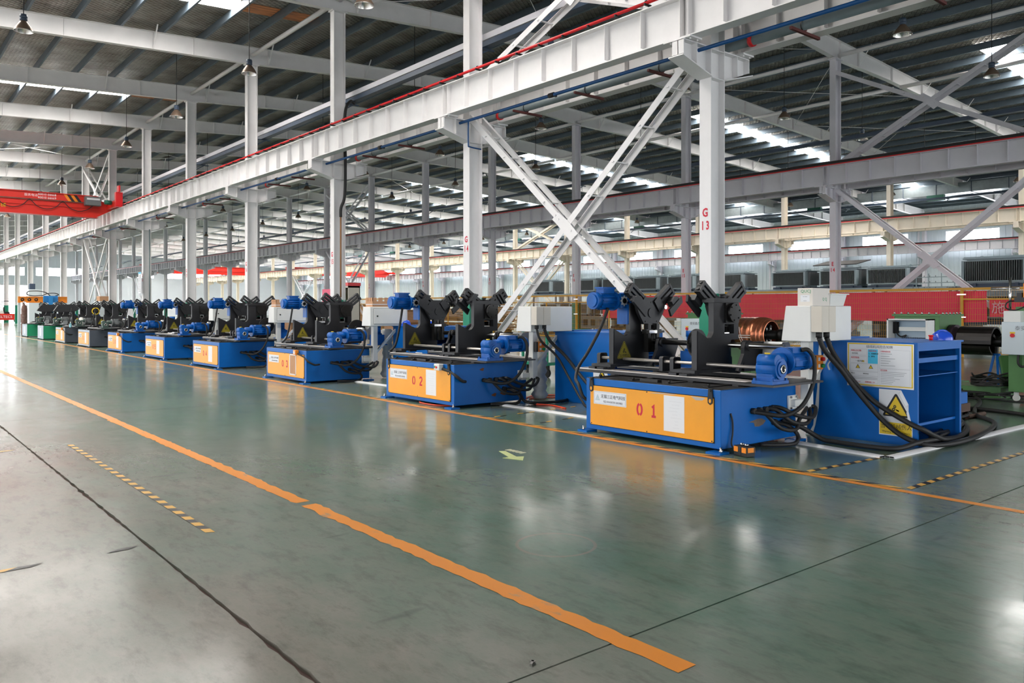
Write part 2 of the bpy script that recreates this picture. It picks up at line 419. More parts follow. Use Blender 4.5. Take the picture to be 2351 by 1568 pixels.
for Yc in [13+15.1*i for i in range(4)]+[66+7.5*i for i in range(13)]:
    for (xa, xb) in ((-13.5, 10.8), (35.2, 50.4), (56.5, 69)):
        x = -23.6
        while x < 73:
            a, b = x+.06, x+1.42
            if a >= xa and b <= xb+.8:
                q = MB(); q.add([(a,Yc-.5,zs(a)-.012),(b,Yc-.5,zs(b)-.012),(b,Yc+.5,zs(b)-.012),(a,Yc+.5,zs(a)-.012),
                                 (a,Yc-.5,zs(a)-.002),(b,Yc-.5,zs(b)-.002),(b,Yc+.5,zs(b)-.002),(a,Yc+.5,zs(a)-.002)],
                                [(0,3,2,1),(4,5,6,7),(0,1,5,4),(1,2,6,5),(2,3,7,6),(3,0,4,7)])
                q.build('skylight_sheet', glow, ceil)
            elif xb < 20 and xb+.8 < b < xb+3.2:
                q = MB(); q.add([(a,Yc-.45,zs(a)-.012),(b,Yc-.45,zs(b)-.012),(b,Yc+.45,zs(b)-.012),(a,Yc+.45,zs(a)-.012),
                                 (a,Yc-.45,zs(a)-.002),(b,Yc-.45,zs(b)-.002),(b,Yc+.45,zs(b)-.002),(a,Yc+.45,zs(a)-.002)],
                                [(0,3,2,1),(4,5,6,7),(0,1,5,4),(1,2,6,5),(2,3,7,6),(3,0,4,7)])
                q.build('skylight_sheet', brownsheet, ceil)['label'] = 'skylight sheet dirtied brown'
            x += 1.482
# ---- rafters
BOT = [(-24.2,9.5),(-5.8,10.55),(3.8,11.05),(12.4,11.45),(16.6,11.74),(22.3,12.1),(26.5,12.0),(30.6,11.65),(35,11.58),(45,11.1),(51,10.75),(62,10.28),(73.3,9.6)]
def rafter_mesh():
    m = MB()
    top = [(x, rtop(x)) for x in (-24.2, 24.5, 73.3)]
    m.prism(BOT+top[::-1], 'y', -.006, .006)
    for (p, q) in zip(BOT[:-1], BOT[1:]): m.bar((p[0],0,p[1]), (q[0],0,q[1]), .22, .016)
    for (p, q) in zip(top[:-1], top[1:]): m.bar((p[0],0,p[1]-.01), (q[0],0,q[1]-.01), .22, .016)
    import bisect
    def zb(x):
        for (p, q) in zip(BOT[:-1], BOT[1:]):
            if p[0] <= x <= q[0]: return p[1]+(q[1]-p[1])*(x-p[0])/(q[0]-p[0])
    x = -21; i = 0
    while x < 72:
        for sgn in (-1, 1):
            m.box(x-.006, x+.006, .006*sgn if sgn > 0 else -.1, .1 if sgn > 0 else -.006, zb(x)+.01, rtop(x)-.02)
            if i % 2 == 0: m.bar((x, sgn*.08, zb(x)+.03), (x, sgn*.62, rtop(x)+.12), .05, .006)
        x += 2.964/2*(2 if i % 3 else 1); i += 1
    for x in (XG, XE, XC): m.box(x-.3, x+.3, -.12, .12, zb(x)-.03, zb(x)-.008)
    return m.mesh('roof_beam', white)
rme = rafter_mesh()
for n in range(12, 34):
    struct(link('roof_beam', rme, None, (0, YN(n), 0)), 'long white steel roof beam crossing every bay' if n > 18 else
           'white steel roof beam above column row %d' % n, 'beam', 'white roof beams' if n > 18 else None)
# eaves struts between the column heads
st = MB().cyl((0,.15,0), (0,7.35,0), .085, 12); stm = st.mesh('tie_strut', white)
for (x, z) in ((XG, 11.78), (XE, 11.75), (35.9, 11.4), (XC, 10.9), (XA-.4, 10.0)):
    for n in range(11, 33):
        struct(link('tie_strut', stm, None, (x, YN(n), z)), 'white round steel strut between neighbouring roof beams', 'strut', 'round struts between the roof beams')
# ---- rod bracing under the roof
rods = MB()
for n in (14, 19, 27):
    for x in (-5, 4, 13, 22, 31, 40):
        rods.cyl((x, YN(n), rtop(x)-.3), (x+9, YN(n+1), rtop(x+9)-.3), .014, 6); rods.cyl((x+9, YN(n), rtop(x+9)-.3), (x, YN(n+1), rtop(x)-.3), .014, 6)
struct(rods.build('roof_bracing_rod', white), 'thin crossed white bracing rods under the roof', 'bracing')

# ---- walls
wallm = M('pale_blue_wall_sheet', (206,216,220), .45, var=.06, scale=.4)
wallg = M('pale_grey_wall_sheet', (224,229,236), .5, var=.06, scale=.4)
XW = 73.75
def wall_x(name, label, x, y0, y1, holes, ztop, mat, sgn):
    """wall in the plane X=x with openings (y0,y1,z0,z1); ribs face sgn"""
    m = MB(); hs = sorted(holes)
    zl = min([h[2] for h in hs]) if hs else 0; zh = max([h[3] for h in hs]) if hs else 0
    if hs:
        m.box(x-.04, x+.04, y0, y1, 0, zl); m.box(x-.04, x+.04, y0, y1, zh, ztop)
        e = y0
        for h in hs: m.box(x-.04, x+.04, e, h[0], zl, zh); e = h[1]
        m.box(x-.04, x+.04, e, y1, zl, zh)
    else: m.box(x-.04, x+.04, y0, y1, 0, ztop)
    y = y0+.2
    while y < y1:
        inh = any(h[0]-.1 < y < h[1]+.1 for h in hs)
        if inh: m.box(x+sgn*.04, x+sgn*.075, y-.03, y+.03, .1, zl-.05); m.box(x+sgn*.04, x+sgn*.075, y-.03, y+.03, zh+.05, ztop)
        else: m.box(x+sgn*.04, x+sgn*.075, y-.03, y+.03, .1, ztop)
        y += .45
    return struct(m.build(name, mat), label, 'wall')
wins = []
for n in range(13, 33):
    yc = (YN(n)+YN(n+1))/2-.05; wins.append((yc-2.15, yc+2.15, 6.95, 8.32))
wall_x('wall_right', 'pale blue ribbed sheet wall with a high row of windows', XW, Y0, Y1, wins, 10.6, wallm, -1)
wf = MB(); wf.box(-.03,.03,-2.15,2.15,0,.05).box(-.03,.03,-2.15,2.15,1.32,1.37).box(-.03,.03,-2.15,-2.1,0,1.37).box(-.03,.03,2.1,2.15,0,1.37)
for y in (-1.05, 0, 1.05): wf.box(-.025,.025,y-.025,y+.025,0,1.37)
wfm = wf.mesh('window_frame', white); wp = MB().box(-.005,.005,-2.1,2.1,.05,1.32).mesh('window_pane', pane)
for i, h in enumerate(wins):
    o = link('window_%d' % (i+1), wfm, None, (XW, (h[0]+h[1])/2, h[2])); struct(o, 'high daylit window in the pale blue side wall', 'window', 'high windows of the side wall'); link('window_pane', wp, o)
# far gable wall
m = MB(); gx = sorted([(15.2,23.4),(25.2,33.2),(37.5,45.2),(47.5,50.5),(53,61)])
yw = Y1
m.box(-24.4, 9.0, yw-.04, yw+.04, 0, 11); m.box(24.4, 73.6, yw-.04, yw+.04, 0, 7.35); m.box(9, 24.4, yw-.04, yw+.04, 5.75, 7.35)
m.prism([(9,8.9),(73.6,8.9),(73.6,10.6),(24.5,12.9),(9,12)], 'y', yw-.04, yw+.04); m.box(-24.4,9,yw-.04,yw+.04,11,12)
e = 9
for (a, b) in gx: m.box(e, a, yw-.04, yw+.04, 7.35, 8.9); e = b
m.box(e, 73.6, yw-.04, yw+.04, 7.35, 8.9)
for i in range(170): m.box(-24+i*.57, -23.9+i*.57, yw-.07, yw-.04, 9.0, 10.5) if i > 60 else None
struct(m.build('wall_far', wallg), 'pale grey sheet gable wall at the far end with high windows', 'wall')
for i, (a, b) in enumerate(gx):
    f = MB().box(a,b,yw-.03,yw+.03,7.35,7.42).box(a,b,yw-.03,yw+.03,8.83,8.9).box((a+b)/2-.05,(a+b)/2+.05,yw-.03,yw+.03,7.35,8.9)
    o = f.build('window_%d' % (30+i), white); struct(o, 'bright high window in the far gable wall', 'window', 'windows of the far gable')
    MB().box(a,b,yw-.005,yw+.005,7.42,8.83).build('window_pane', pane, o)
f = MB().box(8.9,9.1,yw-.1,yw+.1,0,5.75).box(24.3,24.5,yw-.1,yw+.1,0,5.75).box(9,24.4,yw-.1,yw+.1,5.6,5.85)
for x in (13, 17, 20.6): f.box(x-.12,x+.12,yw-.1,yw+.1,0,5.75)
o = f.build('door_1', greywh); struct(o, 'wide open loading doorway full of daylight at the far end', 'door')
MB().box(9.1,24.3,yw+.02,yw+.03,0,5.6).build('door_pane', pane, o)
# near gable behind the viewer, and the upper side wall over a side left open for sky light
m = MB().box(-24.4, 73.6, Y0-.1, Y0, 6.6, 11).box(-24.4, -2, Y0-.1, Y0, 0, 6.6).box(20, 22, Y0-.1, Y0, 0, 6.6).box(46, 73.6, Y0-.1, Y0, 0, 6.6); m.prism([(-24.4,11),(73.6,11),(24.5,12.9)], 'y', Y0-.1, Y0)  # unseen openings added and sized to let light in from behind
struct(m.build('wall_near', wallg), 'pale grey sheet gable wall unseen, with two openings added to let daylight in', 'wall')
m = MB().box(-24.5, -24.4, Y0, Y1, 7.6, 10.4)  # unseen wall kept to a high band so sky light enters below
struct(m.build('wall_left', wallg), 'pale grey sheet band unseen, over a side left open for sky light', 'wall')
# roller door and cable trunks on the right wall
o = MB().box(XW-.12,XW-.05,75.4,79.6,0,4.6).build('door_2', M('grey_roller_door', (84,90,94), .5), None)
struct(o, 'dark grey roller shutter door in the side wall', 'door')
q = MB()
for i in range(22): q.box(XW-.16, XW-.12, 75.4, 79.6, .05+i*.2, .18+i*.2)
q.build('shutter_slat', MATS['grey_roller_door'], o)['kind'] = 'stuff'
MB().box(XW-.5,XW-.05,75.2,79.8,4.4,4.9).build('shutter_box', tgrey, o)
# ================================================================== columns
def f_shaft(h, hw=.21, fw=.13):
    def f(m):
        m.box(-hw, -hw+.02, -fw, fw, 0, h); m.box(hw-.02, hw, -fw, fw, 0, h); m.box(-hw+.02, hw-.02, -.008, .008, 0, h)
        m.box(-hw-.06, hw+.06, -fw-.04, fw+.04, h-.03, h); m.box(-hw-.08, hw+.08, -fw-.05, fw+.05, 0, .03)
        for z in (5.86, 6.38):
            for s in (-1, 1): m.box(-hw+.02, hw-.02, s*.008 if s > 0 else -fw, fw if s > 0 else -.008, z-.008, z+.008)
    return f
def f_bracket(s, hw=.21, fw=.13):
    def f(m):
        a, b = hw, 1.0
        m.prism([(s*a,5.85),(s*a,6.4),(s*b,6.4),(s*b,6.14)], 'y', -.008, .008)
        m.box(min(s*a,s*b), max(s*a,s*b), -fw, fw, 6.39, 6.41)
        m.box(min(s*(b-.02),s*b), max(s*(b-.02),s*b), -fw, fw, 6.14, 6.4)
        m.bar((s*(a-.0),0,5.86), (s*(b+.06),0,6.1), .34, .02)
        for x in (.62,): m.box(s*x-.008, s*x+.008, -fw, fw, 6.02, 6.39)
    return f
def f_band(hw=.215, fw=.134):
    def f(m):
        m.box(-hw, -hw+.025, -fw, fw, .03, 1.87); m.box(hw-.025, hw, -fw, fw, .03, 1.87); m.box(-hw+.025, hw-.025, -.012, .012, .03, 1.87)
    return f
def column(n, X, row, label, mat, h, group=None, band=True, letters=None):
    t = thing('steel_column', label, 'column', (X, YN(n), 0), 0, group)
    part('shaft', 'shaft%.1f' % h, f_shaft(h), mat, t)
    part('bracket', 'brL', f_bracket(-1), mat, t); part('bracket', 'brR', f_bracket(1), mat, t)
    if band: part('foot_band', 'band', f_band(), grn, t)['label'] = 'green painted foot of the column'
    if letters:
        txt('row_letter', letters[0], .22, t, (-.213, 0, 3.36), '-X', inkr, .8, bold=.03); txt('row_number', letters[1], .22, t, (-.213, 0, 3.12), '-X', inkr, .68, spc=1.5, bold=.03)
    return t
GL = {13: 'thick white column with red G 13, behind machine 01', 14: 'white column with red G 14, behind winding machine 02',
      15: 'white column with red G 15, carrying a black hose, beside the beige cabinet', 16: 'white column of the crane row with green foot behind machine 04',
      17: 'white column of the crane row with green foot behind machine 05', 18: 'white column carrying the tall paper notice board'}
for n in range(13, 27):
    column(n, XG, 'G', GL.get(n, 'slim white column of the near crane row, beyond the notice board column'), white, 11.42,
           None if n in GL else 'far columns of the near crane row', True, ('G', str(n)) if n <= 18 else None)
EL = {14: 'grey white column with red E 14, behind the red banner fence', 15: 'grey white column with red E 15, just left of column G 13',
      16: 'grey white column with red E 16, behind the big crossed brace', 17: 'grey white column with red E 17, just right of column G 14',
      18: 'grey white column with red E 18, left of column G 14'}
for n in range(13, 34):
    column(n, XE, 'E', EL.get(n, 'grey white column of the second crane row, beyond E 18'), greywh, 11.62, None if n in EL else 'far columns of the second crane row', True, ('E', str(n)) if n <= 20 else None)
for n in range(14, 34):
    column(n, XC, 'C', 'cream column of the third crane row', cream, 10.72, 'cream columns of the third crane row', False)
for n in range(13, 34):
    t = thing('steel_column', 'grey column standing against the pale blue side wall', 'column', (XA, YN(n), 0), 0, 'columns along the side wall')
    part('shaft', 'shaftA', f_shaft(9.5, .2, .13), greywh, t); part('bracket', 'brL', f_bracket(-1), greywh, t)
    part('down_pipe', 'dp', lambda m: m.cyl((-.1,.45,0), (-.1,.45,9.6), .09, 10), greywh, t)
# ---- crane runway beams, one segment between two columns
def f_seg(m):
    a, b = .012, 7.488
    m.box(-.006,.006,a,b,6.46,7.19); m.box(-.16,.16,a,b,7.185,7.205); m.box(-.14,.14,a,b,6.445,6.465)
    for y in (a+.08, b-.08):
        for s in (-1, 1): m.box(s*.006 if s > 0 else -.13, .13 if s > 0 else -.006, y-.08, y-.07, 6.465, 7.185)
    m.box(-.17,.17,-.25,.36,6.415,6.447)
def f_stiff(m):
    for s in (-1, 1): m.box(s*.006 if s > 0 else -.135, .135 if s > 0 else -.006, -.005, .005, 6.5, 7.185)
def f_bolts(m):
    for y in (.1,.24,7.3,7.42):
        for x in (-.1,.1): m.cyl((x,y,6.39), (x,y,6.42), .018, 6)
def runway(X, n0, n1, mat, label, rail, name='crane_runway_beam', near=99, railx=-.1):
    t = thing(name, label, 'beam', (X, YN(n0), 0))
    for n in range(n0, n1):
        s = part('beam_segment', 'seg', f_seg, mat, t, (0, (n-n0)*7.5, 0))
        if n <= near:
            for i in range(1, 8): part('stiffener', 'stiff', f_stiff, mat, s, (0, i*.94, 0))
            part('bolt', 'bolts', f_bolts, mat, s)['kind'] = 'stuff'
        else:
            part('stiffener', 'stiffs', lambda m: [f_stiff_at(m, i*.94) for i in range(1, 8)], mat, s)['kind'] = 'stuff'
    L = (n1-n0)*7.5
    MB().box(-.035,.035,0,L,7.205,7.25).build('crane_rail', dbl, t)
    if rail == 'red':
        MB().cyl((railx-.06,0,7.3), (railx-.06,L,7.3), .032, 10).build('conductor_bar', red, t)
        q = MB()
        for i in range(int(L/.75)): q.box(railx-.13, railx+.06, i*.75, i*.75+.03, 7.24, 7.28); q.box(railx-.08, railx-.04, i*.75, i*.75+.05, 7.325, 7.345)
        q.build('bar_clip', rub, t)['kind'] = 'stuff'
    elif rail == 'black':
        MB().box(-.15,-.05,0,L,7.25,7.36).build('cable_channel', rub, t); MB().box(-.165,-.15,0,L,7.205,7.25).build('conductor_bar', red, t)
    return t
def f_stiff_at(m, y):
    for s in (-1, 1): m.box(s*.006 if s > 0 else -.135, .135 if s > 0 else -.006, y-.005, y+.005, 6.5, 7.185)
runway(11.6, 11, 26, white, 'long white crane runway beam with red bar on top, nearest one', 'red', near=18)
runway(13.2, 11, 26, white, 'white crane runway beam just behind the nearest one, above the grey pipe', None, near=17)
runway(29.8, 11, 33, greywh, 'grey crane runway beam with black and red top, second row, nearer one of the pair', 'black', near=17)
runway(31.4, 11, 33, greywh, 'grey crane runway beam behind the second row one, lower edge only showing', None)
runway(50.3, 12, 33, cream, 'cream crane runway beam of the third row, nearer one of the pair', 'black')
runway(51.9, 12, 33, cream, 'cream crane runway beam of the third row, hidden partner behind', 'red')
runway(72.5, 12, 33, greywh, 'grey crane runway beam along the pale blue wall below the windows', 'black')
# ---- ladder braces
def brace(X, ya, za, yb, zb, label, mat, gs=1.0, wd=.2, group=None):
    t = thing('cross_brace', label, 'brace', (X, (ya+yb)/2, 0), 0, group)
    yc = (ya+yb)/2; zc = (za+zb)/2
    for s in (-1, 1):
        p0 = Vector((0, (ya-yc)*s, za)); p1 = Vector((0, (yb-yc)*s, zb)); L = (p1-p0).length; n = max(4, int(L/.95))
        off = .0 if s > 0 else .02
        for x in (-.21, .21):
            q = MB(); a = p0+Vector((x+off,0,0)); b = p1+Vector((x+off,0,0))
            q.bar(a, b, .012, .15, (0, 0, 1)); d = Vector((-math.copysign(.04, x), 0, 0)); up = Vector((0, -(p1-p0).z, (p1-p0).y)).normalized()*.075
            if up.z < 0: up = -up
            q.bar(a+d+up, b+d+up, .08, .012); q.build('chord', mat, t)
        for i in range(1, n):
            c = p0.lerp(p1, i/n)
            if abs(i/n-.5) < .06: continue
            part('rung', 'rung', lambda m: m.box(-.24, .24, -.03, .03, -.012, .012), mat, t, tuple(c))
    q = MB(); ln = .42*gs
    q.prism([(-ln,-.18),(-.18,-ln*.8),(ln*.55,.05),(ln,.2),(.2,ln*.8),(-.1,.12)], 'x', -.235, -.222)
    q.build('gusset_plate', mat, t, loc=(0, 0, zc))
    for (u, v) in ((-.3,-.25), (-.2,-.1), (.2,.18), (.3,.28)): part('bolt', 'gbolt', lambda m: m.cyl((-.25,0,0), (-.235,0,0), .025, 6), mat, t, (0, u*gs, zc+v*gs))
    return t
y13, y14 = YN(13)+.15, YN(14)-.1
brace(XG, y13, 6.5, y14, .3, 'big white ladder brace crossing between columns G 13 and G 14', white)
brace(XG, y13, 9.95, y14, 7.2, 'upper white brace above the red bar, between columns G 13 and G 14', white)
brace(XE, y13, 6.35, y14, .35, 'grey white ladder brace right of column E 14, crossing over the fence', greywh)
brace(XE, y13, 11.05, y14, 7.3, 'grey white crossed brace under the roof right of column E 14', greywh)
brace(XG, YN(19)+.2, 6.3, YN(20)-.2, .4, 'white ladder brace crossing low on the far left, under the red crane', white)
brace(XG, YN(19)+.2, 11.1, YN(20)-.2, 7.3, 'white ladder brace above the runway beam, behind the red crane end', white)
brace(XE, YN(19)+.2, 6.3, YN(20)-.2, .4, 'dark looking ladder brace right of column G 15, below the second runway beam', greywh)
brace(XE, YN(19)+.2, 11, YN(20)-.2, 7.3, 'dark looking ladder brace right of column G 15, above the second runway beam', greywh)
brace(XC, YN(19)+.2, 10, YN(20)-.2, 7.4, 'cream crossed brace seen behind the middle of the big white brace', cream)
brace(XC, YN(19)+.2, 6.2, YN(20)-.2, .4, 'cream crossed brace standing below the third row runway beam', cream)
brace(XE, YN(27)+.2, 6.3, YN(28)-.2, .4, 'thin distant ladder brace beyond the notice board column', greywh)
brace(XC, YN(26)+.2, 6.3, YN(27)-.2, .4, 'thin distant ladder brace behind machine 03, left of the pink box', greywh)
# ---- pipes and trays
def hangers(t, n0, n1, X):
    for n in range(n0, n1):
        for d in (1.6, 3.75, 5.9):
            y = YN(n)+d-t.location.y
            part('pipe_hanger', 'hang', lambda m: m.bar((-.42,0,-.13), (.5,0,-.13), .05, .05).bar((0,0,-.12), (.22,0,.12), .04, .04), M('rust_red_hanger', (86,34,30), .7), t, (0, y, 0))
            part('pipe_strap', 'strap', lambda m: m.lathe([(.105,-.012),(.105,.012)], (0,0,0), 'y', 14), rub, t, (0, y, 0))
t = thing('water_pipe', 'grey steel pipe on rusty hangers between the two nearest runway beams', 'pipe', (12.86, YN(11), 6.55))
MB().cyl((0,0,0), (0,96,0), .085, 16).build('pipe', pipeg, t); hangers(t, 11, 20, 12.86)
for n in range(11, 22): part('pipe_clamp', 'clamp', lambda m: m.lathe([(.09,-.04),(.11,-.04),(.11,.04),(.09,.04)], (0,0,0), 'y', 14).box(-.03,.03,-.05,.05,.1,.14), red, t, (0, YN(n)-YN(11)-.55, 0))
t = thing('air_pipe', 'thin blue air pipe under the nearest runway beam', 'pipe', (11.98, YN(11), 6.33))
MB().cyl((0,0,0), (0,96,0), .035, 10).build('pipe', pipeb, t)
for n in range(11, 22): part('pipe_union', 'union', lambda m: m.cyl((0,-.08,0), (0,.08,0), .055, 10).box(-.04,.14,-.03,.03,-.02,.02), rub, t, (0, YN(n)-YN(11)+.35, 0)); part('pipe_union', 'union', None, rub, t, (0, YN(n)-YN(11)+4, 0))
for (X, Z, lab, a, b) in ((13.02, 8.56, 'cable tray with blue steel underside running past the near columns', 11, 27), (31.3, 8.45, 'dark blue cable tray running past the second column row', 11, 33), (60.5, 9.45, 'dark service pipe under the far bay roof below the silver duct', 12, 33)):
    t = thing('cable_tray', lab, 'cable tray', (X, YN(a), Z)); L = (b-a)*7.5
    MB().box(-.1,.12,0,L,-.02,.0).box(-.1,-.09,0,L,0,.12).build('tray', dbl, t)
    if X < 20: MB().box(-.12,.1,0,L,.14,.3).build('trunking', greywh, t)
    for i in range(0, int(L/7.5)):
        part('tray_arm', 'arm', lambda m: m.box(-.3,.3,-.04,.04,-.07,-.03).bar((-.3,0,-.3), (.1,0,-.05), .04, .04), dbl, t, (0, i*7.5+.3, 0))
t = thing('hose', 'black hose running down column G 15 past the runway beam', 'hose', (12.3, YN(15)-.02, 0))
MB().tube([(.75,.1,8.5),(.5,-.1,8.5),(.28,-.2,8.2),(.22,-.22,7.6),(.25,-.22,6.4),(.22,-.22,5.3),(.1,-.2,4.9),(.1,-.18,4.6)], .05, 8).build('hose_body', rub, t)
MB().cyl((.1,-.18,4.65), (.1,-.18,1.95), .028, 8).build('rusty_conduit', M('rust_conduit', (150,106,70), .7), t)
t = thing('conduit', 'thin grey conduit running down the notice board column', 'pipe', (XG+.1, YN(18)-.2, 0))
MB().cyl((0,0,.1), (0,0,5.9), .04, 8).build('conduit_pipe', pipeg, t)
t = thing('air_pipe', 'small blue pipe elbow beside the bracket of column G 14', 'pipe', (12.0, YN(14)-.35, 0))
MB().tube([(0,0,6.3),(0,0,5.75),(.05,0,5.68),(.4,0,5.66)], .02, 6).build('pipe_elbow', pipeb, t)
# ---- silver air duct in the far bay
t = thing('air_duct', 'silver air duct with dark green outlets under the far bay roof', 'duct', (62, YN(12), 9.9))
for i in range(0, 52):
    part('duct_section', 'duct', lambda m: m.box(-.55,.55,.01,2.39,0,.72), ductm, t, (0, i*2.4, 0))
    part('duct_flange', 'dflange', lambda m: m.box(-.58,.58,-.02,.02,-.03,.75), dbl, t, (0, i*2.4, 0))
    if i % 4 == 2: part('air_outlet', 'outlet', lambda m: m.box(-.75,-.45,-.6,.6,-.42,-.02), dgrn, t, (0, i*2.4, 0))
# ---- hanging lamps
def proj(X, Y, Z):
    th = .68758; s, c = math.sin(th), math.cos(th); r = X*c-Y*s; d = X*s+Y*c
    return (1175.5+1838.8*r/max(d, .1), 707-1838.8*(Z-1.6)/max(d, .1), d)
def f_shade(m): m.lathe([(.075,.28),(.1,.25),(.165,.165),(.22,.07),(.24,0)], (0,0,0), 'z', 20)
def f_inner(m): m.lathe([(.07,.27),(.16,.16),(.214,.068),(.234,.004)], (0,0,0), 'z', 20)
def f_cap(m): m.lathe([(0,.46),(.085,.46),(.095,.41),(.095,.37),(.075,.36),(.095,.35),(.095,.31),(.075,.28),(.0,.28)], (0,0,0), 'z', 16)
def f_rim(m): m.lathe([(.236,.004),(.248,.004),(.248,.018),(.236,.018)], (0,0,0), 'z', 20)
LX = [3.55+6.24*i for i in range(0, 9)]
LN = {(0,25.2): 'bell shaped hanging lamp in the top left corner, before the first roof beam', (1,25.2): 'bell shaped hanging lamp before the second roof beam, by the eaves strut',
      (1,32.7): 'bell shaped hanging lamp above the red crane, third along its row', (1,17.7): 'bell shaped hanging lamp cut by the top edge near column G 15',
      (3,10.2): 'large bell lamp hanging under the right bay roof, top right', (3,25.2): 'bell lamp hanging between column G 14 and the crossed brace',
      (4,10.2): 'bell lamp hanging before the bright skylight at the right edge', (4,17.7): 'dark bell lamp hanging on a long cable right of column G 13'}
BAY = ['left of the near white columns', 'between the white and grey column rows', 'between the grey and cream column rows', 'before the pale blue wall']
for i, x in enumerate(LX):
    for k in range(0, 12):
        y = 10.2+7.5*k; z = 9.1
        px, py, d = proj(x, y, z)
        if not (-40 < px < 2400 and -60 < py < 700 and d > 5): continue
        lab = LN.get((i, y)); bay = 0 if x < XG else 1 if x < XE else 2 if x < XC else 3
        t = thing('hanging_lamp', lab or 'small bell shaped lamp hanging '+BAY[bay], 'lamp', (x, y, z), 0, None if lab else 'lamps '+BAY[bay])
        part('shade', 'shade', f_shade, bronze, t); part('reflector', 'inner', f_inner, alum, t); part('lamp_cap', 'cap', f_cap, dbl, t); part('rim', 'rim', f_rim, alum, t)
        part('cable', 'cab%.2f' % (rtop(x)), lambda m: m.cyl((0,0,.46), (0,0,rtop(x)-9.1+.28), .012, 6), rub, t)
# ---- bridge cranes
def crane(x0, x1, y, label, detail, zb=6.75):
    t = thing('bridge_crane', label, 'crane', (x0, y, 0)); L = x1-x0
    g = MB(); g.prism([(0,zb),(L-1.1,zb),(L-.3,zb+.45),(L-.3,zb+.75),(L-1.5,zb+1.2),(0,zb+1.2)], 'y', -.22, .22)
    g.build('girder', cred, t)
    MB().box(0,L-1,-.3,.3,zb-.03,zb).box(0,L-1,-.3,.3,zb+1.17,zb+1.21).box(0,L-.9,-.27,-.22,zb+.48,zb+.53).build('girder_flange', cred, t)
    MB().box(L-.55,L-.2,-2.2,2.2,zb+.5,zb+.85).build('end_truck', cred, t)
    for yy in (-1.9, 1.9): part('wheel', 'cwheel', lambda m: m.cyl((-.06,0,0), (.06,0,0), .16, 14), blk2, t, (L-.02, yy, zb+.66))
    MB().box(L-.6,L-.25,-2.5,-2.2,zb+.45,zb+1.25).box(L-.5,L-.42,-2.7,-2.3,zb+1.25,zb+1.6).build('buffer_post', red, t)
    if detail:
        MB().cyl((0,-.3,zb+.78), (L-1,-.3,zb+.78), .025, 6).build('festoon_wire', steel, t)
        q = MB(); x = L-1.2
        pts = []
        while x > 0:
            pts += [(x, -.33, zb+.74), (x-.35, -.33, zb+.42), (x-.8, -.33, zb+.28), (x-1.25, -.33, zb+.42)]; x -= 1.6
        q.tube(pts+[(0,-.33,zb+.6)], .022, 6).build('festoon_cable', rub, t)
        for i in range(4): MB().prism([(L-2.75+i*.17,zb+1.17),(L-2.6+i*.17,zb+1.17),(L-2.35+i*.17,zb+.8),(L-2.5+i*.17,zb+.8)], 'y', -.228, -.222).build('stripe', ora if i % 2 == 0 else rub, t)
        MB().box(L-1.75,L-.95,-.75,-.3,zb+.62,zb+1.12).build('control_box', tgrey, t, bevel=.02); MB().box(L-1.68,L-1.02,-.765,-.745,zb+.92,zb+1.02).build('control_box_label', pap, t)
        MB().cyl((L-.95,-1.5,zb+.75), (L-.6,-1.5,zb+.75), .12, 12).build('travel_motor', dgrn, t)
        txt('crane_lettering', '服务电话:', .16, t, (L-4.3, -.225, zb+1.0), '-Y', pap); txt('crane_lettering', '40010 66668', .17, t, (L-3.55, -.225, zb+1.08), '-Y', pap); txt('crane_lettering', '40010 66669', .17, t, (L-3.55, -.225, zb+.9), '-Y', pap)
        txt('crane_lettering', '泰 安 机 械', .26, t, (L-6.1, -.225, zb+.35), '-Y', wy)
    return t
crane(-5.0, 11.75, 50.5, 'bright red bridge crane on the left with yellow and black stripes', True)
crane(33, 50, 128, 'red bridge crane far away behind machine 04 and the second column row', False, 6.9)
crane(53, 72, 121, 'red bridge crane far away near the pale side wall', False, 6.9)
# ================================================================== winding machines
# local frame: x = depth away from the aisle, y = along the row (0 = near end), z up
def bodies(col): return {'blue': blue, 'grey': M('dark_grey_machine_paint', (74,80,90), .42, var=.1), 'green': M('green_machine_paint', (22,140,98), .42, var=.1)}[col]
paleg = M('pale_grey_machine_paint', (168,180,192), .42, var=.06)
chip = M('chipped_paint_primer', (120,104,92), .7, var=.3, scale=20)
def gear_logo(m, s, hx=0):
    """two cog wheels and a hand, flat in the plane x=hx facing -X, s = half height"""
    for (cy_, cz, r) in ((-.0, .28, .2), (.16, -.12, .22)):
        n = 14; P = []
        for i in range(n*2):
            a = 2*PI*i/(n*2); q = r*(1.18 if i % 2 else .92); P.append((cy_+q*math.cos(a), cz+q*math.sin(a)))
        I = [(cy_+r*.42*math.cos(2*PI*i/(n*2)), cz+r*.42*math.sin(2*PI*i/(n*2))) for i in range(n*2)]
        vs = [(hx, y*s, z*s) for (y, z) in P]+[(hx, y*s, z*s) for (y, z) in I]; N_ = n*2
        m.add(vs, [(i, (i+1) % N_, N_+(i+1) % N_, N_+i) for i in range(N_)])
        m.prism([((cy_+r*.2*math.cos(2*PI*i/10))*s, (cz+r*.2*math.sin(2*PI*i/10))*s) for i in range(10)], 'x', hx-.0003, hx)
    m.prism([(-.1*s,.02*s),(-.28*s,-.12*s),(-.55*s,-.2*s),(-.58*s,-.42*s),(-.36*s,-.34*s),(-.2*s,-.28*s),(-.16*s,-.12*s)], 'x', hx-.0003, hx)
def tri(sz, wd=0):
    h = sz*.866
    return [(-sz/2,-h/3), (sz/2,-h/3), (0,h*2/3)]
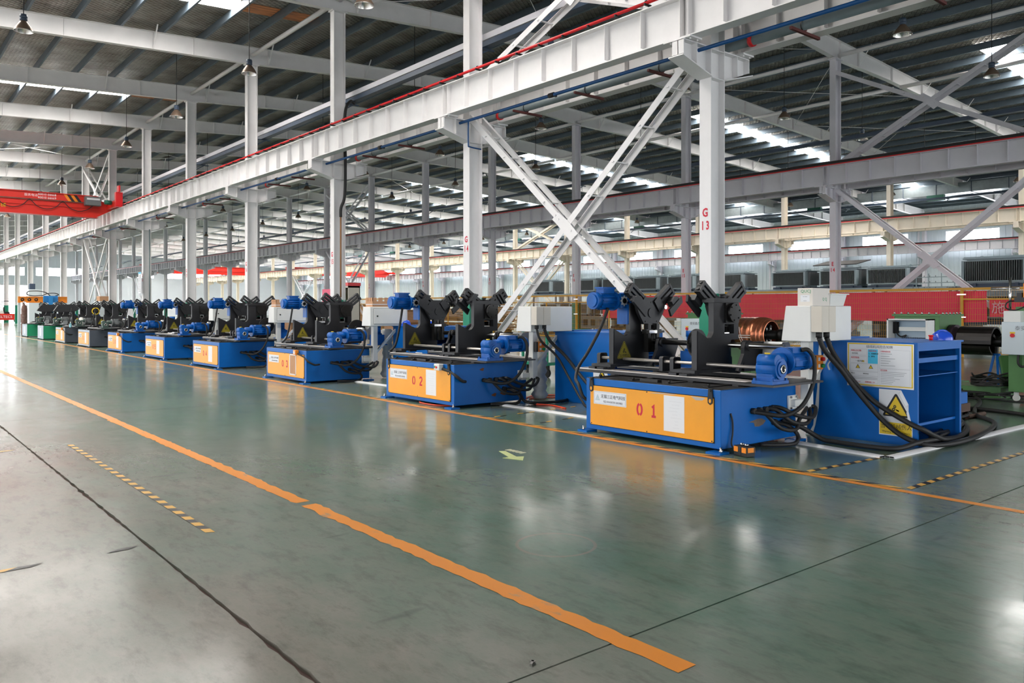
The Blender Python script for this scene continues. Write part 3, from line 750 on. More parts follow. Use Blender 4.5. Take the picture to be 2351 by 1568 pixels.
def rtri(sz, r, n=4):
    """triangle with rounded corners, centre at the centroid"""
    P = []; h = sz*.866
    for (cx_, cz, a0) in ((-sz/2,-h/3,210), (sz/2,-h/3,330), (0,h*2/3,90)):
        k = 1-2*r/(h*2/3); c = (cx_*k, cz*k)
        for i in range(n+1):
            a = math.radians(a0-60+120*i/n); P.append((c[0]+r*math.cos(a), c[1]+r*math.sin(a)))
    return P
def sticker_tri(t, y, z, sz, face_x=None, face_y=None, lab=True):
    """dark triangle warning sticker on the -Y side of a plate (built in XZ) """
    def f0(m): m.prism([(p[0], p[1]) for p in rtri(sz, .02)], 'y', -.0015, 0)
    def f1(m):
        m.prism([(p[0], p[1]) for p in rtri(sz*.93, .016)], 'y', -.0021, -.0014)
    def f2(m): m.prism([(p[0], p[1]) for p in rtri(sz*.86, .012)], 'y', -.0027, -.002)
    def f3(m):
        g = MB(); gear_logo(g, sz*.24)
        m.add([(-v[1], -.003+v[0]*0, v[2]+sz*.06) for v in g.v], g.f)
    base = t
    loc = (y[0], y[1], z)
    s = part('warning_sticker', 'st0%.2f' % sz, f0, M('olive_yellow_sticker', (150,138,34), .5), base, loc)
    part('warning_sticker_ring', 'st1%.2f' % sz, f1, inkb, base, loc); part('warning_sticker_field', 'st2%.2f' % sz, f2, MATS['olive_yellow_sticker'], base, loc)
    part('warning_sticker_picture', 'st3%.2f' % sz, f3, inkb, base, loc)
    if lab:
        txt('warning_sticker_text', '当心机械伤人', sz*.11, base, (loc[0], loc[1]-.003, z-sz*.13), '-Y', inkb); txt('warning_sticker_text', 'WARNING MECHANICAL INJURY', sz*.045, base, (loc[0], loc[1]-.003, z-sz*.2), '-Y', inkb)

CX, CZ = 1.40, 1.55         # axis of the jaw chucks
def f_tower(m):
    # plate 8 cm thick standing across the bed: front gusset strip, tower with an opening
    T = .08
    m.prism([(.72,.83),(.72,1.32),(.96,1.21),(1.01,1.225),(1.05,1.27),(1.06,1.30),(1.06,1.0),(1.10,.83)], 'y', 0, T)
    m.prism([(1.06,.83),(1.06,1.27),(1.29,1.27),(1.29,.83)], 'y', 0, T); m.box(1.06,1.29,0,T,1.27,1.67)
    m.prism([(1.29,.83),(1.29,1.27),(1.59,1.27),(1.59,1.19),(1.43,1.19),(1.39,1.15),(1.39,1.02),(1.45,.96),(1.45,.83)], 'y', 0, T)
    m.box(1.49,1.59,0,T,1.27,1.67); m.box(1.29,1.49,0,T,1.39,1.67)
    m.prism([(.735,.83),(.735,1.30),(1.26,.99),(1.40,.83)], 'y', -.006, 0)          # gusset plate proud of the tower
    m.box(.735,.76,-.002,.002,1.31,1.315)
def f_foot(m):
    m.box(.6,1.55,-.06,.3,.795,.83); m.box(.58,.72,-.04,.12,.775,.795)
    for x in (.5, 1.36): m.box(x,x+.22,-.02,.1,.765,.795); m.box(x+.02,x+.2,.16,.28,.765,.795)
def f_topbar(m): m.box(1.03,1.6,-.03,.16,1.67,1.725); m.cyl((1.33,.06,1.72),(1.33,.06,1.78),.03,10); m.cyl((1.33,.06,1.765),(1.33,.06,1.78),.042,10)
def f_flange(m):
    m.box(1.28,1.56,-.03,0,1.41,1.665); m.cyl((CX+.02,-.075,CZ-.01), (CX+.02,-.03,CZ-.01), .125, 28)
    for i in range(6):
        a = PI/3*i+.3; m.cyl((CX+.02+.1*math.cos(a),-.085,CZ-.01+.1*math.sin(a)), (CX+.02+.1*math.cos(a),-.075,CZ-.01+.1*math.sin(a)), .011, 6)
def f_hub(m):
    P = [(-.30,.08),(-.16,.2),(.16,.2),(.30,.08),(.26,-.02),(.15,-.18),(-.15,-.18),(-.26,-.02)]
    m.prism([(CX+p[0], CZ+p[1]) for p in P], 'y', 0, .05)
    m.cyl((CX,-.012,CZ-.02), (CX,0,CZ-.02), .068, 24); m.cyl((CX,.05,CZ-.02), (CX,.1,CZ-.02), .1, 20)
    for (x, z) in ((-.12,-.14),(.12,-.14),(-.2,.06),(.2,.06),(0,.13)): m.cyl((CX+x,-.006,CZ+z), (CX+x,0,CZ+z), .011, 6)
def f_arm(sgn, extra=0):
    def f(m):
        a = math.radians(36); u = Vector((sgn*math.cos(a), 0, math.sin(a))); v = Vector((-math.sin(a)*sgn, 0, math.cos(a)))
        o = Vector((CX, 0, CZ))
        def B(r0, r1, s0, s1, y0, y1):
            q = []
            for y in (y0, y1):
                for (r_, s_) in ((r0,s0),(r1,s0),(r1,s1),(r0,s1)): q.append(o+u*r_+v*s_+Vector((0,y,0)))
            m.add(q, [(0,1,2,3),(7,6,5,4),(0,4,5,1),(1,5,6,2),(2,6,7,3),(3,7,4,0)])
        w_ = .09
        for s0 in (-w_, -.02, w_-.04): B(.16, .56, s0, s0+.04, -.02, .06)       # three rails, two slots
        B(.12, .25, -w_, w_, -.025, .06); B(.525, .56, -w_, w_, -.025, .065)
        for s0 in (-.05, .05): B(.555, .575, s0-.012, s0+.012, .0, .03)
        if extra: 
            for i in range(extra): B(.3+i*.05, .33+i*.05, -.13+.02*(i % 2), .13-.03*(i % 3), -.02-.03*i, .0)
    return f
def f_jaw(sgn, yd):
    """wedge jaw block riding on the arm, pointing to the other head (yd = +1/-1)"""
    def f(m):
        a = math.radians(36); u = Vector((sgn*math.cos(a), 0, math.sin(a))); v = Vector((-math.sin(a)*sgn, 0, math.cos(a))); o = Vector((CX, .02, CZ))
        P = [(.32,-.12),(.48,-.12),(.48,-.04),(.42,.0),(.32,-.02)]
        q = [o+u*p[0]+v*(p[1]-.04)+Vector((0, h*yd, 0)) for h in (.05, .15) for p in P]; n = len(P)
        m.add(q, [list(range(n))[::-1], [n+i for i in range(n)]]+[(i, (i+1) % n, n+(i+1) % n, n+i) for i in range(n)])
        q = [o+u*p[0]+v*p[1]+Vector((0, h*yd, 0)) for h in (.13, .165) for p in ((.18,-.22),(.50,-.20),(.54,-.12),(.2,-.12))]; n = 4
        m.add(q, [(0,1,2,3),(7,6,5,4),(0,4,5,1),(1,5,6,2),(2,6,7,3),(3,7,4,0)])
    return f
def f_piston(m):
    for x in (-.12, .06): m.box(CX+x, CX+x+.06, -.05, .03, .98, 1.38)
    m.box(CX-.16,CX+.16,-.055,.03,1.24,1.30); m.cyl((CX,-.02,.98),(CX,-.02,1.36),.045,12); m.box(CX-.05,CX+.2,-.075,-.05,1.25,1.28)
def f_silverblock(m): m.box(CX-.13,CX+.03,-.085,-.055,1.245,1.285)
def f_motor(m):
    m.cyl((.60,0,1.70),(.94,0,1.70),.105,24); m.cyl((.52,0,1.70),(.60,0,1.70),.118,24); m.cyl((.90,0,1.70),(.925,0,1.70),.14,24); m.cyl((.50,0,1.70),(.52,0,1.70),.09,20)
    for i in range(16):
        a = 2*PI*i/16
        if abs(a-PI/2) < .5: continue
        m.bar((.61,.112*math.cos(a),1.70+.112*math.sin(a)), (.89,.112*math.cos(a),1.70+.112*math.sin(a)), .01, .03, (0,math.cos(a),math.sin(a)))
def f_termbox(m): m.box(.66,.88,-.07,.07,1.80,1.87); m.box(.64,.90,-.08,.08,1.87,1.89)
def f_worm(m):
    m.box(.93,1.07,-.08,.08,1.60,1.80); m.box(1.09,1.20,-.07,.09,1.5,1.82); m.box(1.05,1.24,-.1,.1,1.37,1.66)
    m.cyl((1.15,-.1,1.74),(1.15,-.07,1.74),.075,18)
    for x in (1.07, 1.215): m.box(x-.012,x+.012,-.115,-.1,1.38,1.65)
def f_rosette(m):
    P = []
    for i in range(48):
        a = 2*PI*i/48; P.append((1.0+(.066+.012*math.cos(8*a))*math.cos(a), 1.70+(.066+.012*math.cos(8*a))*math.sin(a)))
    m.prism(P, 'y', -.088, -.08)
def f_roshole(m): m.cyl((1.0,-.094,1.70),(1.0,-.087,1.70),.038,18)
def f_bed(m):
    for x in (.50, 1.36):
        m.box(x,x+.22,-.13,2.82,.715,.755)
        for i in (-.02,.62,1.26,1.9): m.box(x-.04,x+.26,i+.12,i+.2,.70,.716)
def f_rail(m):
    for x in (.50, 1.36):
        for d in (.004,.074,.144): m.box(x+d, x+d+.06, -.13, 2.8, .755, .765)
def f_cross(m):
    for y in (.28, .85, 1.42, 1.98): m.box(.10,1.5,y-.035,y+.035,.695,.712); m.cyl((.16,y,.71),(.16,y,.735),.016,8)
    m.box(.12,.2,1.0,1.28,.695,.735)
def f_screw(m): m.cyl((.92,-.2,.895),(.92,2.78,.895),.021,12)
def f_block(m): m.prism([(.87,.765),(.87,.94),(.89,.96),(1.0,.96),(1.02,.94),(1.02,.765)], 'y', -.03, .03)
def f_shaft2(m): m.cyl((1.40,.1,1.125),(1.40,2.3,1.125),.036,20)
def f_bracket2(m):
    m.prism([(1.30,.80),(1.30,1.10),(1.33,1.17),(1.40,1.19),(1.47,1.17),(1.74,1.17),(1.74,1.06),(1.62,.80)], 'y', -.025, .025)
    m.cyl((1.40,-.05,1.125),(1.40,.05,1.125),.066,18); m.cyl((1.40,-.07,1.125),(1.40,-.05,1.125),.03,10); m.bar((1.2,0,.8),(1.36,0,1.08),.05,.05,(0,1,0))
def f_guard(m): m.prism([(1.62,.88),(1.62,1.12),(1.66,1.17),(1.80,1.17),(1.84,1.12),(1.84,.88)], 'y', -.14, .12)
def f_gear(m):
    n = 72; P = []
    for i in range(n*2):
        a = PI*i/n; r = .195 if i % 2 else .183; P.append((1.40+r*math.cos(a), 1.125+r*math.sin(a)))
    m.prism(P, 'y', -.02, .02); m.cyl((1.40,-.05,1.125),(1.40,.05,1.125),.06,18)
def f_disc(m): m.cyl((1.40,-.015,1.125),(1.40,.015,1.125),.21,36); m.cyl((1.40,-.04,1.125),(1.40,.04,1.125),.07,18)
def f_plate(m): m.prism([(.28,-.47),(1.30,-.47),(1.30,-.02),(.28,-.02)], 'z', .742, .764)
def f_reducer(m):
    m.box(.40,.60,-.40,-.18,.80,1.03); m.cyl((.50,-.43,.93),(.50,-.18,.93),.115,24); m.cyl((.50,-.445,.93),(.50,-.43,.93),.085,24)
    m.box(.34,.66,-.42,-.16,.764,.80); m.cyl((.44,-.425,1.02),(.44,-.2,1.02),.07,18); m.cyl((.58,-.28,1.02),(.80,-.28,1.02),.075,18)
    for i in range(5): m.box(.392,.40,-.39,-.19,.82+i*.035,.835+i*.035); m.box(.42,.46,-.408,-.40,.82+i*.03,.832+i*.03)
    for (x, y) in ((.36,-.4),(.64,-.4),(.36,-.18),(.64,-.18)): m.cyl((x,y,.8),(x,y,.825),.016,6)
def f_bore(m): m.lathe([(.03,0),(.05,0),(.05,-.012),(.03,-.012),(.03,0)], (.50,-.445,.93), 'y', 20)
def f_borein(m): m.cyl((.50,-.449,.93),(.50,-.446,.93),.03,16)
def f_cap2(m): m.cyl((.46,-.28,1.09),(.46,-.28,1.105),.03,12)
def f_motor2(m):
    m.cyl((.74,-.28,1.0),(.78,-.28,1.0),.155,26); m.cyl((.78,-.28,1.0),(1.10,-.28,1.0),.105,22); m.cyl((1.10,-.28,1.0),(1.22,-.28,1.0),.12,22)
    for i in range(14):
        a = 2*PI*i/14; m.bar((.79,-.28+.108*math.cos(a),1.0+.108*math.sin(a)), (1.09,-.28+.108*math.cos(a),1.0+.108*math.sin(a)), .008, .022, (0,math.cos(a),math.sin(a)))
    m.box(.84,1.04,-.36,-.2,1.09,1.15); m.box(.86,1.0,-.39,-.36,.94,1.0)
def f_rearmotor(m):
    m.box(1.60,1.84,-.12,.12,.79,1.0); m.cyl((1.72,0,1.0),(1.72,0,1.03),.11,20); m.cyl((1.72,0,1.03),(1.72,0,1.22),.085,20); m.cyl((1.72,0,1.2),(1.72,0,1.28),.095,20)
    m.box(1.55,1.9,-.15,.15,.77,.79)
def f_base(L_, D_):
    def f(m): m.box(0,D_,0,L_,.045,.695)
    return f
def f_top(L_, D_):
    def f(m): m.box(.005,D_-.005,.005,L_-.005,.695,.702)
    return f
def f_feet(m): m.box(-.10,.07,-.06,.13,0,.022)
def f_footbolt(m): m.cyl((-.03,-.02,.02),(-.03,-.02,.075),.012,8); m.cyl((-.03,-.02,.03),(-.03,-.02,.045),.02,6)
def f_panel(m):
    P = []; y0, y1, z0, z1, r_ = .09, 2.0, .11, .605, .02
    for (cy_, cz, a0) in ((y1-r_,z1-r_,0),(y0+r_,z1-r_,90),(y0+r_,z0+r_,180),(y1-r_,z0+r_,270)):
        for i in range(4): a = math.radians(a0+30*i); P.append((cy_+r_*math.cos(a), cz+r_*math.sin(a)))
    m.prism(P, 'x', -.012, 0)
def f_pgap(m): m.box(-.004,0,.082,2.008,.102,.613)
def f_hook(m):
    m.prism([(-.022,.05),(.022,.05),(.034,-.07),(.03,-.115),(0,-.135),(-.03,-.115),(-.034,-.07)], 'x', -.02, 0); m.cyl((-.035,0,.03),(0,0,.03),.016,8)
def f_hookhole(m): m.prism([(.015*math.cos(2*PI*i/12), -.09+.024*math.sin(2*PI*i/12)) for i in range(12)], 'x', -.0215, -.0195)
def hose(name, pts, r, par, mat=None, kind=None):
    o = MB().tube(pts, r, 8).build(name, mat or rub, par)
    return o

def name_plate(p, y=1.66, z=.46):
    part('name_plate', 'npl', lambda m: m.box(-.0135,-.012,-.28,.28,-.083,.083), paps, p, (0, y, z))
    part('name_plate_border', 'nplb', lambda m: m.box(-.0142,-.0134,-.268,.268,.072,.074).box(-.0142,-.0134,-.268,.268,-.074,-.072).box(-.0142,-.0134,-.268,-.265,-.074,.074).box(-.0142,-.0134,.265,.268,-.074,.074), inkg, p, (0, y, z))
    txt('name_plate_text', '无锡三正电气科技', .052, p, (-.0142, y-.055, z+.018), '-X', inkb); txt('name_plate_text', '电话: 0510-81007298 13003398822', .036, p, (-.0142, y-.055, z-.045), '-X', inkg, .62)
    def logo(m):
        for (a, b) in (((-.035,-.03),(0,.035)), ((0,.035),(.035,-.03)), ((.035,-.03),(-.035,-.03)), ((-.012,-.012),(0,.012)), ((0,.012),(.012,-.012)), ((-.02,-.02),(.02,-.02))): stroke(m, [a, b], .004, 0)
    part('name_plate_logo', 'logo', logo, M('teal_logo_ink', (60,140,150), .6), p, (-.0142, y+.21, z))

def pendant(t, back, D_, button):
    """white operator box on a bracket post bolted to the near end of the base"""
    b = MB()
    px, py = D_+.06, -.11
    b.prism([(-.27,1.21),(.10,1.21),(.07,1.625),(-.27,1.625)], 'x', 1.36, 2.32) if False else None
    x0, x1 = D_-.13, D_+.82
    # tapered box: wider at the bottom on the far side
    q = [(x0,-.27,1.20),(x1,-.27,1.20),(x1,.12,1.20),(x0,.12,1.20),(x0+.0,-.27,1.625),(x1,-.27,1.625),(x1,.06,1.625),(x0+.0,.06,1.625)]
    b.add(q, [(0,3,2,1),(4,5,6,7),(0,1,5,4),(1,2,6,5),(2,3,7,6),(3,0,4,7)])
    o = b.build('control_box', offw, t, bevel=.008)
    MB().box(px-.055,px+.055,py-.055,py+.055,.40,1.20).box(D_-.16,px-.05,py+.02,py+.1,.42,.5).box(D_-.2,D_-.02,-.03,0,.38,.55).build('post', offw, o, bevel=.006)
    MB().bar((px+.05,py,.62),(x1-.12,py,1.2),.05,.05).build('strut', offw, o)
    for (x, z) in ((D_-.17,.53),(D_-.17,.40),(D_-.05,.53)): part('bracket_bolt', 'bb', lambda m: m.cyl((0,-.05,0),(0,-.03,0),.013,8), steel, o, (x, 0, z))
    if back:
        MB().box(x0+.005,x0+.16,-.41,-.27,1.315,1.62).box(x0+.164,x0+.32,-.41,-.27,1.315,1.62).build('junction_box', beige, o, bevel=.004)
        for x in (x0+.07, x0+.24): MB().cyl((x,-.335,1.25),(x,-.335,1.315),.036,12).build('cable_gland', rub, o)
    else:
        MB().box(x0+.09,x1-.04,-.283,-.27,1.25,1.585).build('box_door', offw, o, bevel=.004); MB().cyl((x0+.17,-.295,1.42),(x0+.17,-.283,1.42),.018,10).build('door_lock', rub, o)
        MB().box(x0+.082,x1-.032,-.2725,-.27,1.242,1.593).build('door_gap', inkg, o)
    if button:
        bb = MB().box(px-.0,px+.15,py-.13,py-.055,.86,1.03).build('push_button_box', ora, o, bevel=.006)
        MB().box(px-.035,px+.0,py-.125,py-.05,.862,1.028).build('button_box_back', rub, o)
        for (z, mm) in ((.985, red), (.905, M('green_button', (30,150,90), .4))):
            MB().cyl((px+.11,py-.165,z),(px+.11,py-.13,z),.024,12).build('push_button', mm, o); MB().box(px+.03,px+.07,py-.134,py-.13,z-.02,z+.02).build('button_label', pap, o)
    return o

def machine(no, Y, label, col='blue', num=None, hl=2.28, hr=.88, pend=None, gy=1.4, disc=False, detail=2, panel=True, group=None, paper=pap, box=None, lit=True, L_=2.09, D_=1.5, motor=True):
    t = thing('winding_machine', label, 'machine', (7.34, Y, 0), 0, group)
    bm_ = bodies(col); fm = bm_ if col == 'blue' else paleg
    base = part('base_cabinet', 'base%.2f' % L_, f_base(L_, D_), bm_, t, bevel=.006)
    part('base_top', 'btop%.2f' % L_, f_top(L_, D_), blk2, base)
    if col != 'blue': part('base_front', 'bfront%.2f' % L_, lambda m: m.box(-.006,0,0,L_,.045,.695), fm, base)
    for (x, y, rz) in ((0,0,0),(0,L_,-PI/2),(D_,0,PI/2),(D_,L_,PI)):
        if col != 'green':
            part('foot', 'foot', f_feet, bm_, base, (x, y, 0), (0,0,rz)); part('foot_bolt', 'footb', f_footbolt, steel, base, (x, y, 0), (0,0,rz))
        else: part('foot', 'foot2', lambda m: m.box(-.02,.06,-.02,.06,0,.046), blk2, base, (x, y, 0), (0,0,rz))
    if panel:
        p = part('front_panel', 'panel', f_panel, yel, t, (0 if col == 'blue' else -.006, 0, 0)); p['label'] = 'orange yellow front panel'
        part('panel_gap', 'pgap', f_pgap, dark, p)
        if detail: name_plate(p)
        part('wall_paper', 'wpap', lambda m: m.box(-.0145,-.012,.49,.79,.165,.58), paper, p)
        if paper is pap:
            def wr(m):
                r_ = random.Random(5)
                for i in range(9): m.box(-.0149,-.0145,.53+r_.random()*.06,.74-r_.random()*.12,.21+i*.038,.212+i*.038)
            part('paper_writing', 'wwrite', wr, M('faint_grey_ink', (196,198,204), .7), p)
        else: part('paper_rim', 'wprim', lambda m: m.box(-.0155,-.0145,.47,.50,.15,.60).box(-.0155,-.0145,.78,.81,.15,.60).box(-.0155,-.0145,.47,.81,.15,.175).box(-.0155,-.0145,.47,.81,.575,.60), pap, p)
        if num: digits('machine_number', num, .15, p, -.0125, 1.165, .375, inkr, 1.45)
        for (y, z) in ((1.98,.125),(.11,.125),(1.05,.122),(1.05,.595),(1.98,.59),(.11,.59)): part('panel_screw', 'pscr', lambda m: m.cyl((-.0155,0,0),(-.012,0,0),.008,8), rub, p, (0, y, z))
    else:
        p = part('front_panel', 'panelg', lambda m: m.box(-.012,-.006,.1,L_-.1,.1,.64), paleg, t); part('wall_paper', 'wpapg', lambda m: m.box(-.0145,-.012,.62,.92,.18,.58), pap, p)
    if detail == 2 and col == 'blue' and num in ('01', '02'):
        for y in (.13, 1.98): part('latch_hole', 'hookh', f_hookhole, yel, part('panel_latch', 'hook', f_hook, rub, t, (-.001, y, .66)))
    bed = part('bed', 'bed', f_bed, blk, t); part('rail', 'rail', f_rail, wsteel, bed); part('cross_member', 'cross', f_cross, blk2, bed)
    part('screw_rod', 'screw', f_screw, wsteel, t)
    for y in (1.40, 1.58, 2.72): part('screw_block', 'sblock', f_block, blk, t, (0, y, 0))
    sh = part('drive_shaft', 'shaft2', f_shaft2, steel, t)
    for y in (.62, 2.02): part('shaft_bracket', 'sbr', f_bracket2, blk, sh, (0, y, 0))
    part('shaft_disc' if disc else 'gear_wheel', 'disc' if disc else 'gear', f_disc if disc else f_gear, blk2, sh, (0, gy, 0))
    part('shaft_guard', 'guard', f_guard, M('grey_cast_guard', (150,152,154), .4, metal=.4), sh, (0, .42, 0))
    # two headstocks facing each other
    for (side, y, yd) in (('near', hr, 1), ('far', hl, -1)):
        h = part('headstock', 'tower', f_tower, blk, t, (0, y, 0))
        part('headstock_foot', 'hfoot', f_foot, blk, h)
        yc = .115 if yd > 0 else -.09
        part('jaw_hub', 'hub', f_hub, blk, h, (0, yc, 0))
        for sg in (-1, 1):
            part('jaw_arm', 'arm%d%d' % (sg, 1 if no == 2 else 0), f_arm(sg, 3 if no == 2 else 0), blk, h, (0, yc, 0))
            if not (yd > 0 and sg > 0) and no not in (3, 4, 5, 6): part('jaw_block', 'jaw%d%d' % (sg, yd), f_jaw(sg, yd), blk, h, (0, yc, 0))
        part('jaw_piston', 'piston', f_piston, blk2, h, (0, yc, 0)); part('piston_clamp', 'pclamp', f_silverblock, steel, h, (0, yc, 0))
        if yd > 0: part('top_bar', 'topbar', f_topbar, blk, h); part('bearing_flange', 'flange', f_flange, blk2, h)
        if yd < 0:
            sticker_tri(h, (.93, -.0065), .985, .30, lab=detail == 2)
            if motor:
                mo = part('head_motor', 'motor', f_motor, blue2, h, (.0, .20, 0)); part('terminal_box', 'tbox', f_termbox, blue2, h, (0, .20, 0))
                part('worm_gearbox', 'worm', f_worm, blue2, h, (0, .14, 0)); part('gearbox_rosette', 'ros', f_rosette, M('silver_rosette', (200,202,206), .4), h, (0, .14, 0)); part('rosette_bore', 'rosh', f_roshole, blk2, h, (0, .14, 0))
    # feed drive on the near end
    pl = part('drive_plate', 'dplate', f_plate, blk, t)
    rd = part('gear_reducer', 'reducer', f_reducer, blue2 if col == 'blue' else M('old_green_grey_paint', (74,92,86), .5), t); part('reducer_bore', 'bore', f_bore, steel, rd); part('reducer_bore_hole', 'borei', f_borein, dark, rd); part('oil_cap', 'ocap', f_cap2, wy, rd)
    part('drive_motor', 'motor2', f_motor2, blue2 if col == 'blue' else tgrey, t); part('rear_motor', 'rmotor', f_rearmotor, blue2, t, (0, 1.72 if not disc else .05, 0))
    # cables on the machine
    if detail:
        hose('machine_cable', [(.72,hl+.1,1.6),(.66,hl+.2,1.3),(.5,hl+.28,.98),(.3,hl+.25,.8),(.1,hl+.1 if hl < 2.3 else 2.3,.66),(-.03,2.2,.6),(-.02,2.13,.45),(.05,2.10,.4)] if no == 1 else
             [(.72,hl+.1,1.6),(.66,hl+.12,1.2),(.6,hl+.16,.9),(.5,hl+.2,.78)], .022, t)
        hose('machine_cable', [(1.0,-.37,1.12),(1.06,-.42,1.12),(1.12,-.46,1.0),(1.1,-.46,.75),(.98,-.4,.5),(.82,-.28,.38),(.66,-.12,.40),(.56,0,.42)], .025, t)
        for i, (a, z, dz) in enumerate(((.62,.42,.19),(.86,.43,.15),(.98,.44,.10))):
            hose('machine_cable', [(a,.01,z),(a+.05,-.1,z-.01),(a+.22,-.2,z-dz),(a+.48,-.24,z-dz-.04),(a+.62 if a < .9 else 1.6,-.2,z-dz+.06),(1.56,-.13,.42)], .024, t)
        hose('machine_cable', [(1.02,.01,.26),(1.12,-.12,.22),(1.2,-.2,.12),(1.1,-.24,.035),(.9,-.18,.026),(.7,-.04,.03)], .024, t)
        q = MB()
        for x in (.58,.70,.82,.94,1.04): q.cyl((x,-.05,.425),(x,.0,.425),.034,10)
        q.cyl((1.0,-.05,.262),(1.0,0,.262),.036,10); q.build('cable_gland', rub, t)
    if box == 'hang':
        b_ = MB().box(-.10,-.012,.28,.43,.595,.70).build('button_box', offw, t, bevel=.006)
        MB().cyl((-.115,.39,.65),(-.1,.39,.65),.018,10).build('push_button', MATS.get('green_button') or grn, b_); MB().cyl((-.115,.35,.645),(-.1,.35,.645),.018,10).build('push_button', red, b_)
        hose('machine_cable', [(-.03,.28,.62),(.0,.1,.58),(.02,-.03,.52),(.12,-.05,.44),(.22,.0,.42)], .024, t)
    elif box:
        b_ = MB().box(-.09,-.012,.34,.46,.60,.70).build('button_box', ora, t, bevel=.006); MB().box(-.095,-.09,.37,.43,.62,.68).build('button_label', pap, b_)
        hose('machine_cable', [(-.03,.34,.62),(.0,.1,.56),(.02,-.03,.48),(.16,-.05,.40),(.3,.0,.40)], .02, t)
    return t
t01 = machine(1, 5.33, 'nearest winding machine, blue base with yellow panel numbered 01 in red', num='01', hl=2.29)
pendant(t01, True, 1.5, True)
q = MB(); q.prism([(.52,.30),(.60,.31),(.70,.325),(.78,.32),(.86,.29),(.80,.25),(.72,.235),(.64,.24),(.62,.285)], 'y', -.002, .001); q.build('paint_chip', chip, t01)
q = MB(); q.prism([(1.02,.585),(.9,.60),(.66,.604),(.6,.598),(.8,.59)], 'x', -.0135, -.012); q.prism([(.40,.60),(.2,.595),(.24,.565),(.33,.56)], 'x', -.0135, -.012); q.build('paint_chip', M('grey_bare_metal', (176,170,166), .5), t01)
hose('machine_cable', [(.17,-.005,.43),(.18,-.02,.36),(.19,-.02,.28),(.17,-.03,.2),(.15,-.03,.1),(.16,-.06,.04),(.12,-.12,.03)], .01, t01)
t02 = machine(2, 10.38, 'second winding machine, blue base with yellow panel numbered 02', num='02', hl=2.62, hr=.90, box='hang')
pendant(t02, True, 1.5, True)
q = MB()
for (x, z, s) in ((.80,.17,1),(1.0,.19,1.4),(.55,.60,.9)): q.prism([(x-.06*s,z),(x+.02*s,z+.03*s),(x+.05*s,z+.02*s),(x+.03*s,z-.03*s),(x-.02*s,z-.02*s)], 'y', -.002, .001)
q.build('paint_chip', M('brown_rust', (110,66,40), .8), t02)
t03 = machine(3, 15.75, 'third winding machine, blue base numbered 03 with a brown sheet on its yellow panel', num='03', hl=2.2, hr=1.0, gy=.4, disc=True, paper=kraft, box='tape')
pendant(t03, False, 1.5, False)
t04 = machine(4, 20.95, 'fourth winding machine, blue base with yellow panel numbered 04', num='04', hl=2.1, hr=.75, gy=.3, disc=True, detail=1)
pendant(t04, False, 1.5, False)
t05 = machine(5, 25.7, 'fifth winding machine, blue base with yellow panel numbered 05', num='05', hl=2.2, hr=.75, gy=.3, disc=True, detail=1)
pendant(t05, False, 1.5, False)
t06 = machine(6, 30.7, 'sixth winding machine, the last one with a blue base', num='10', hl=2.1, hr=.8, gy=.3, disc=True, detail=1, box='box')
t07 = machine(7, 35.8, 'grey based winding machine with white gloves hanging on it', col='grey', num='11', detail=1, motor=False)
t08 = machine(8, 40.7, 'grey based winding machine with a yellow ring on its headstock', col='grey', detail=1, box='box', motor=False)
t09 = machine(9, 46.0, 'green based winding machine next to the last one', col='green', panel=False, detail=0, L_=1.6, D_=1.35, motor=False)
t10 = machine(10, 50.9, 'green based winding machine at the far end of the row', col='green', panel=False, detail=0, L_=1.6, D_=1.35, motor=False)
for t in (t09, t10):
    MB().cyl((.9,-.3,.52),(.9,-.3,.76),.11,16).box(.8,1.0,-.42,-.18,.76,.95).build('side_motor', MATS['grey_cast_guard'], t)
    MB().prism([(.55,1.45),(.75,1.75),(1.5,1.8),(1.75,1.55),(1.5,1.4),(.8,1.38)], 'y', .55, .75).build('folded_jaw', blk, t)
MB().lathe([(.13,-.012),(.17,-.012),(.17,.012),(.13,.012)], (1.42,.76,1.45), 'y', 22).build('yellow_ring', wy, t08)
MB().cyl((.62,-.25,.77),(.62,-.25,1.12),.1,16).lathe([(.1,.35),(.07,.4),(0,.41)], (.62,-.25,.77), 'z', 16).build('white_motor', offw, t08)
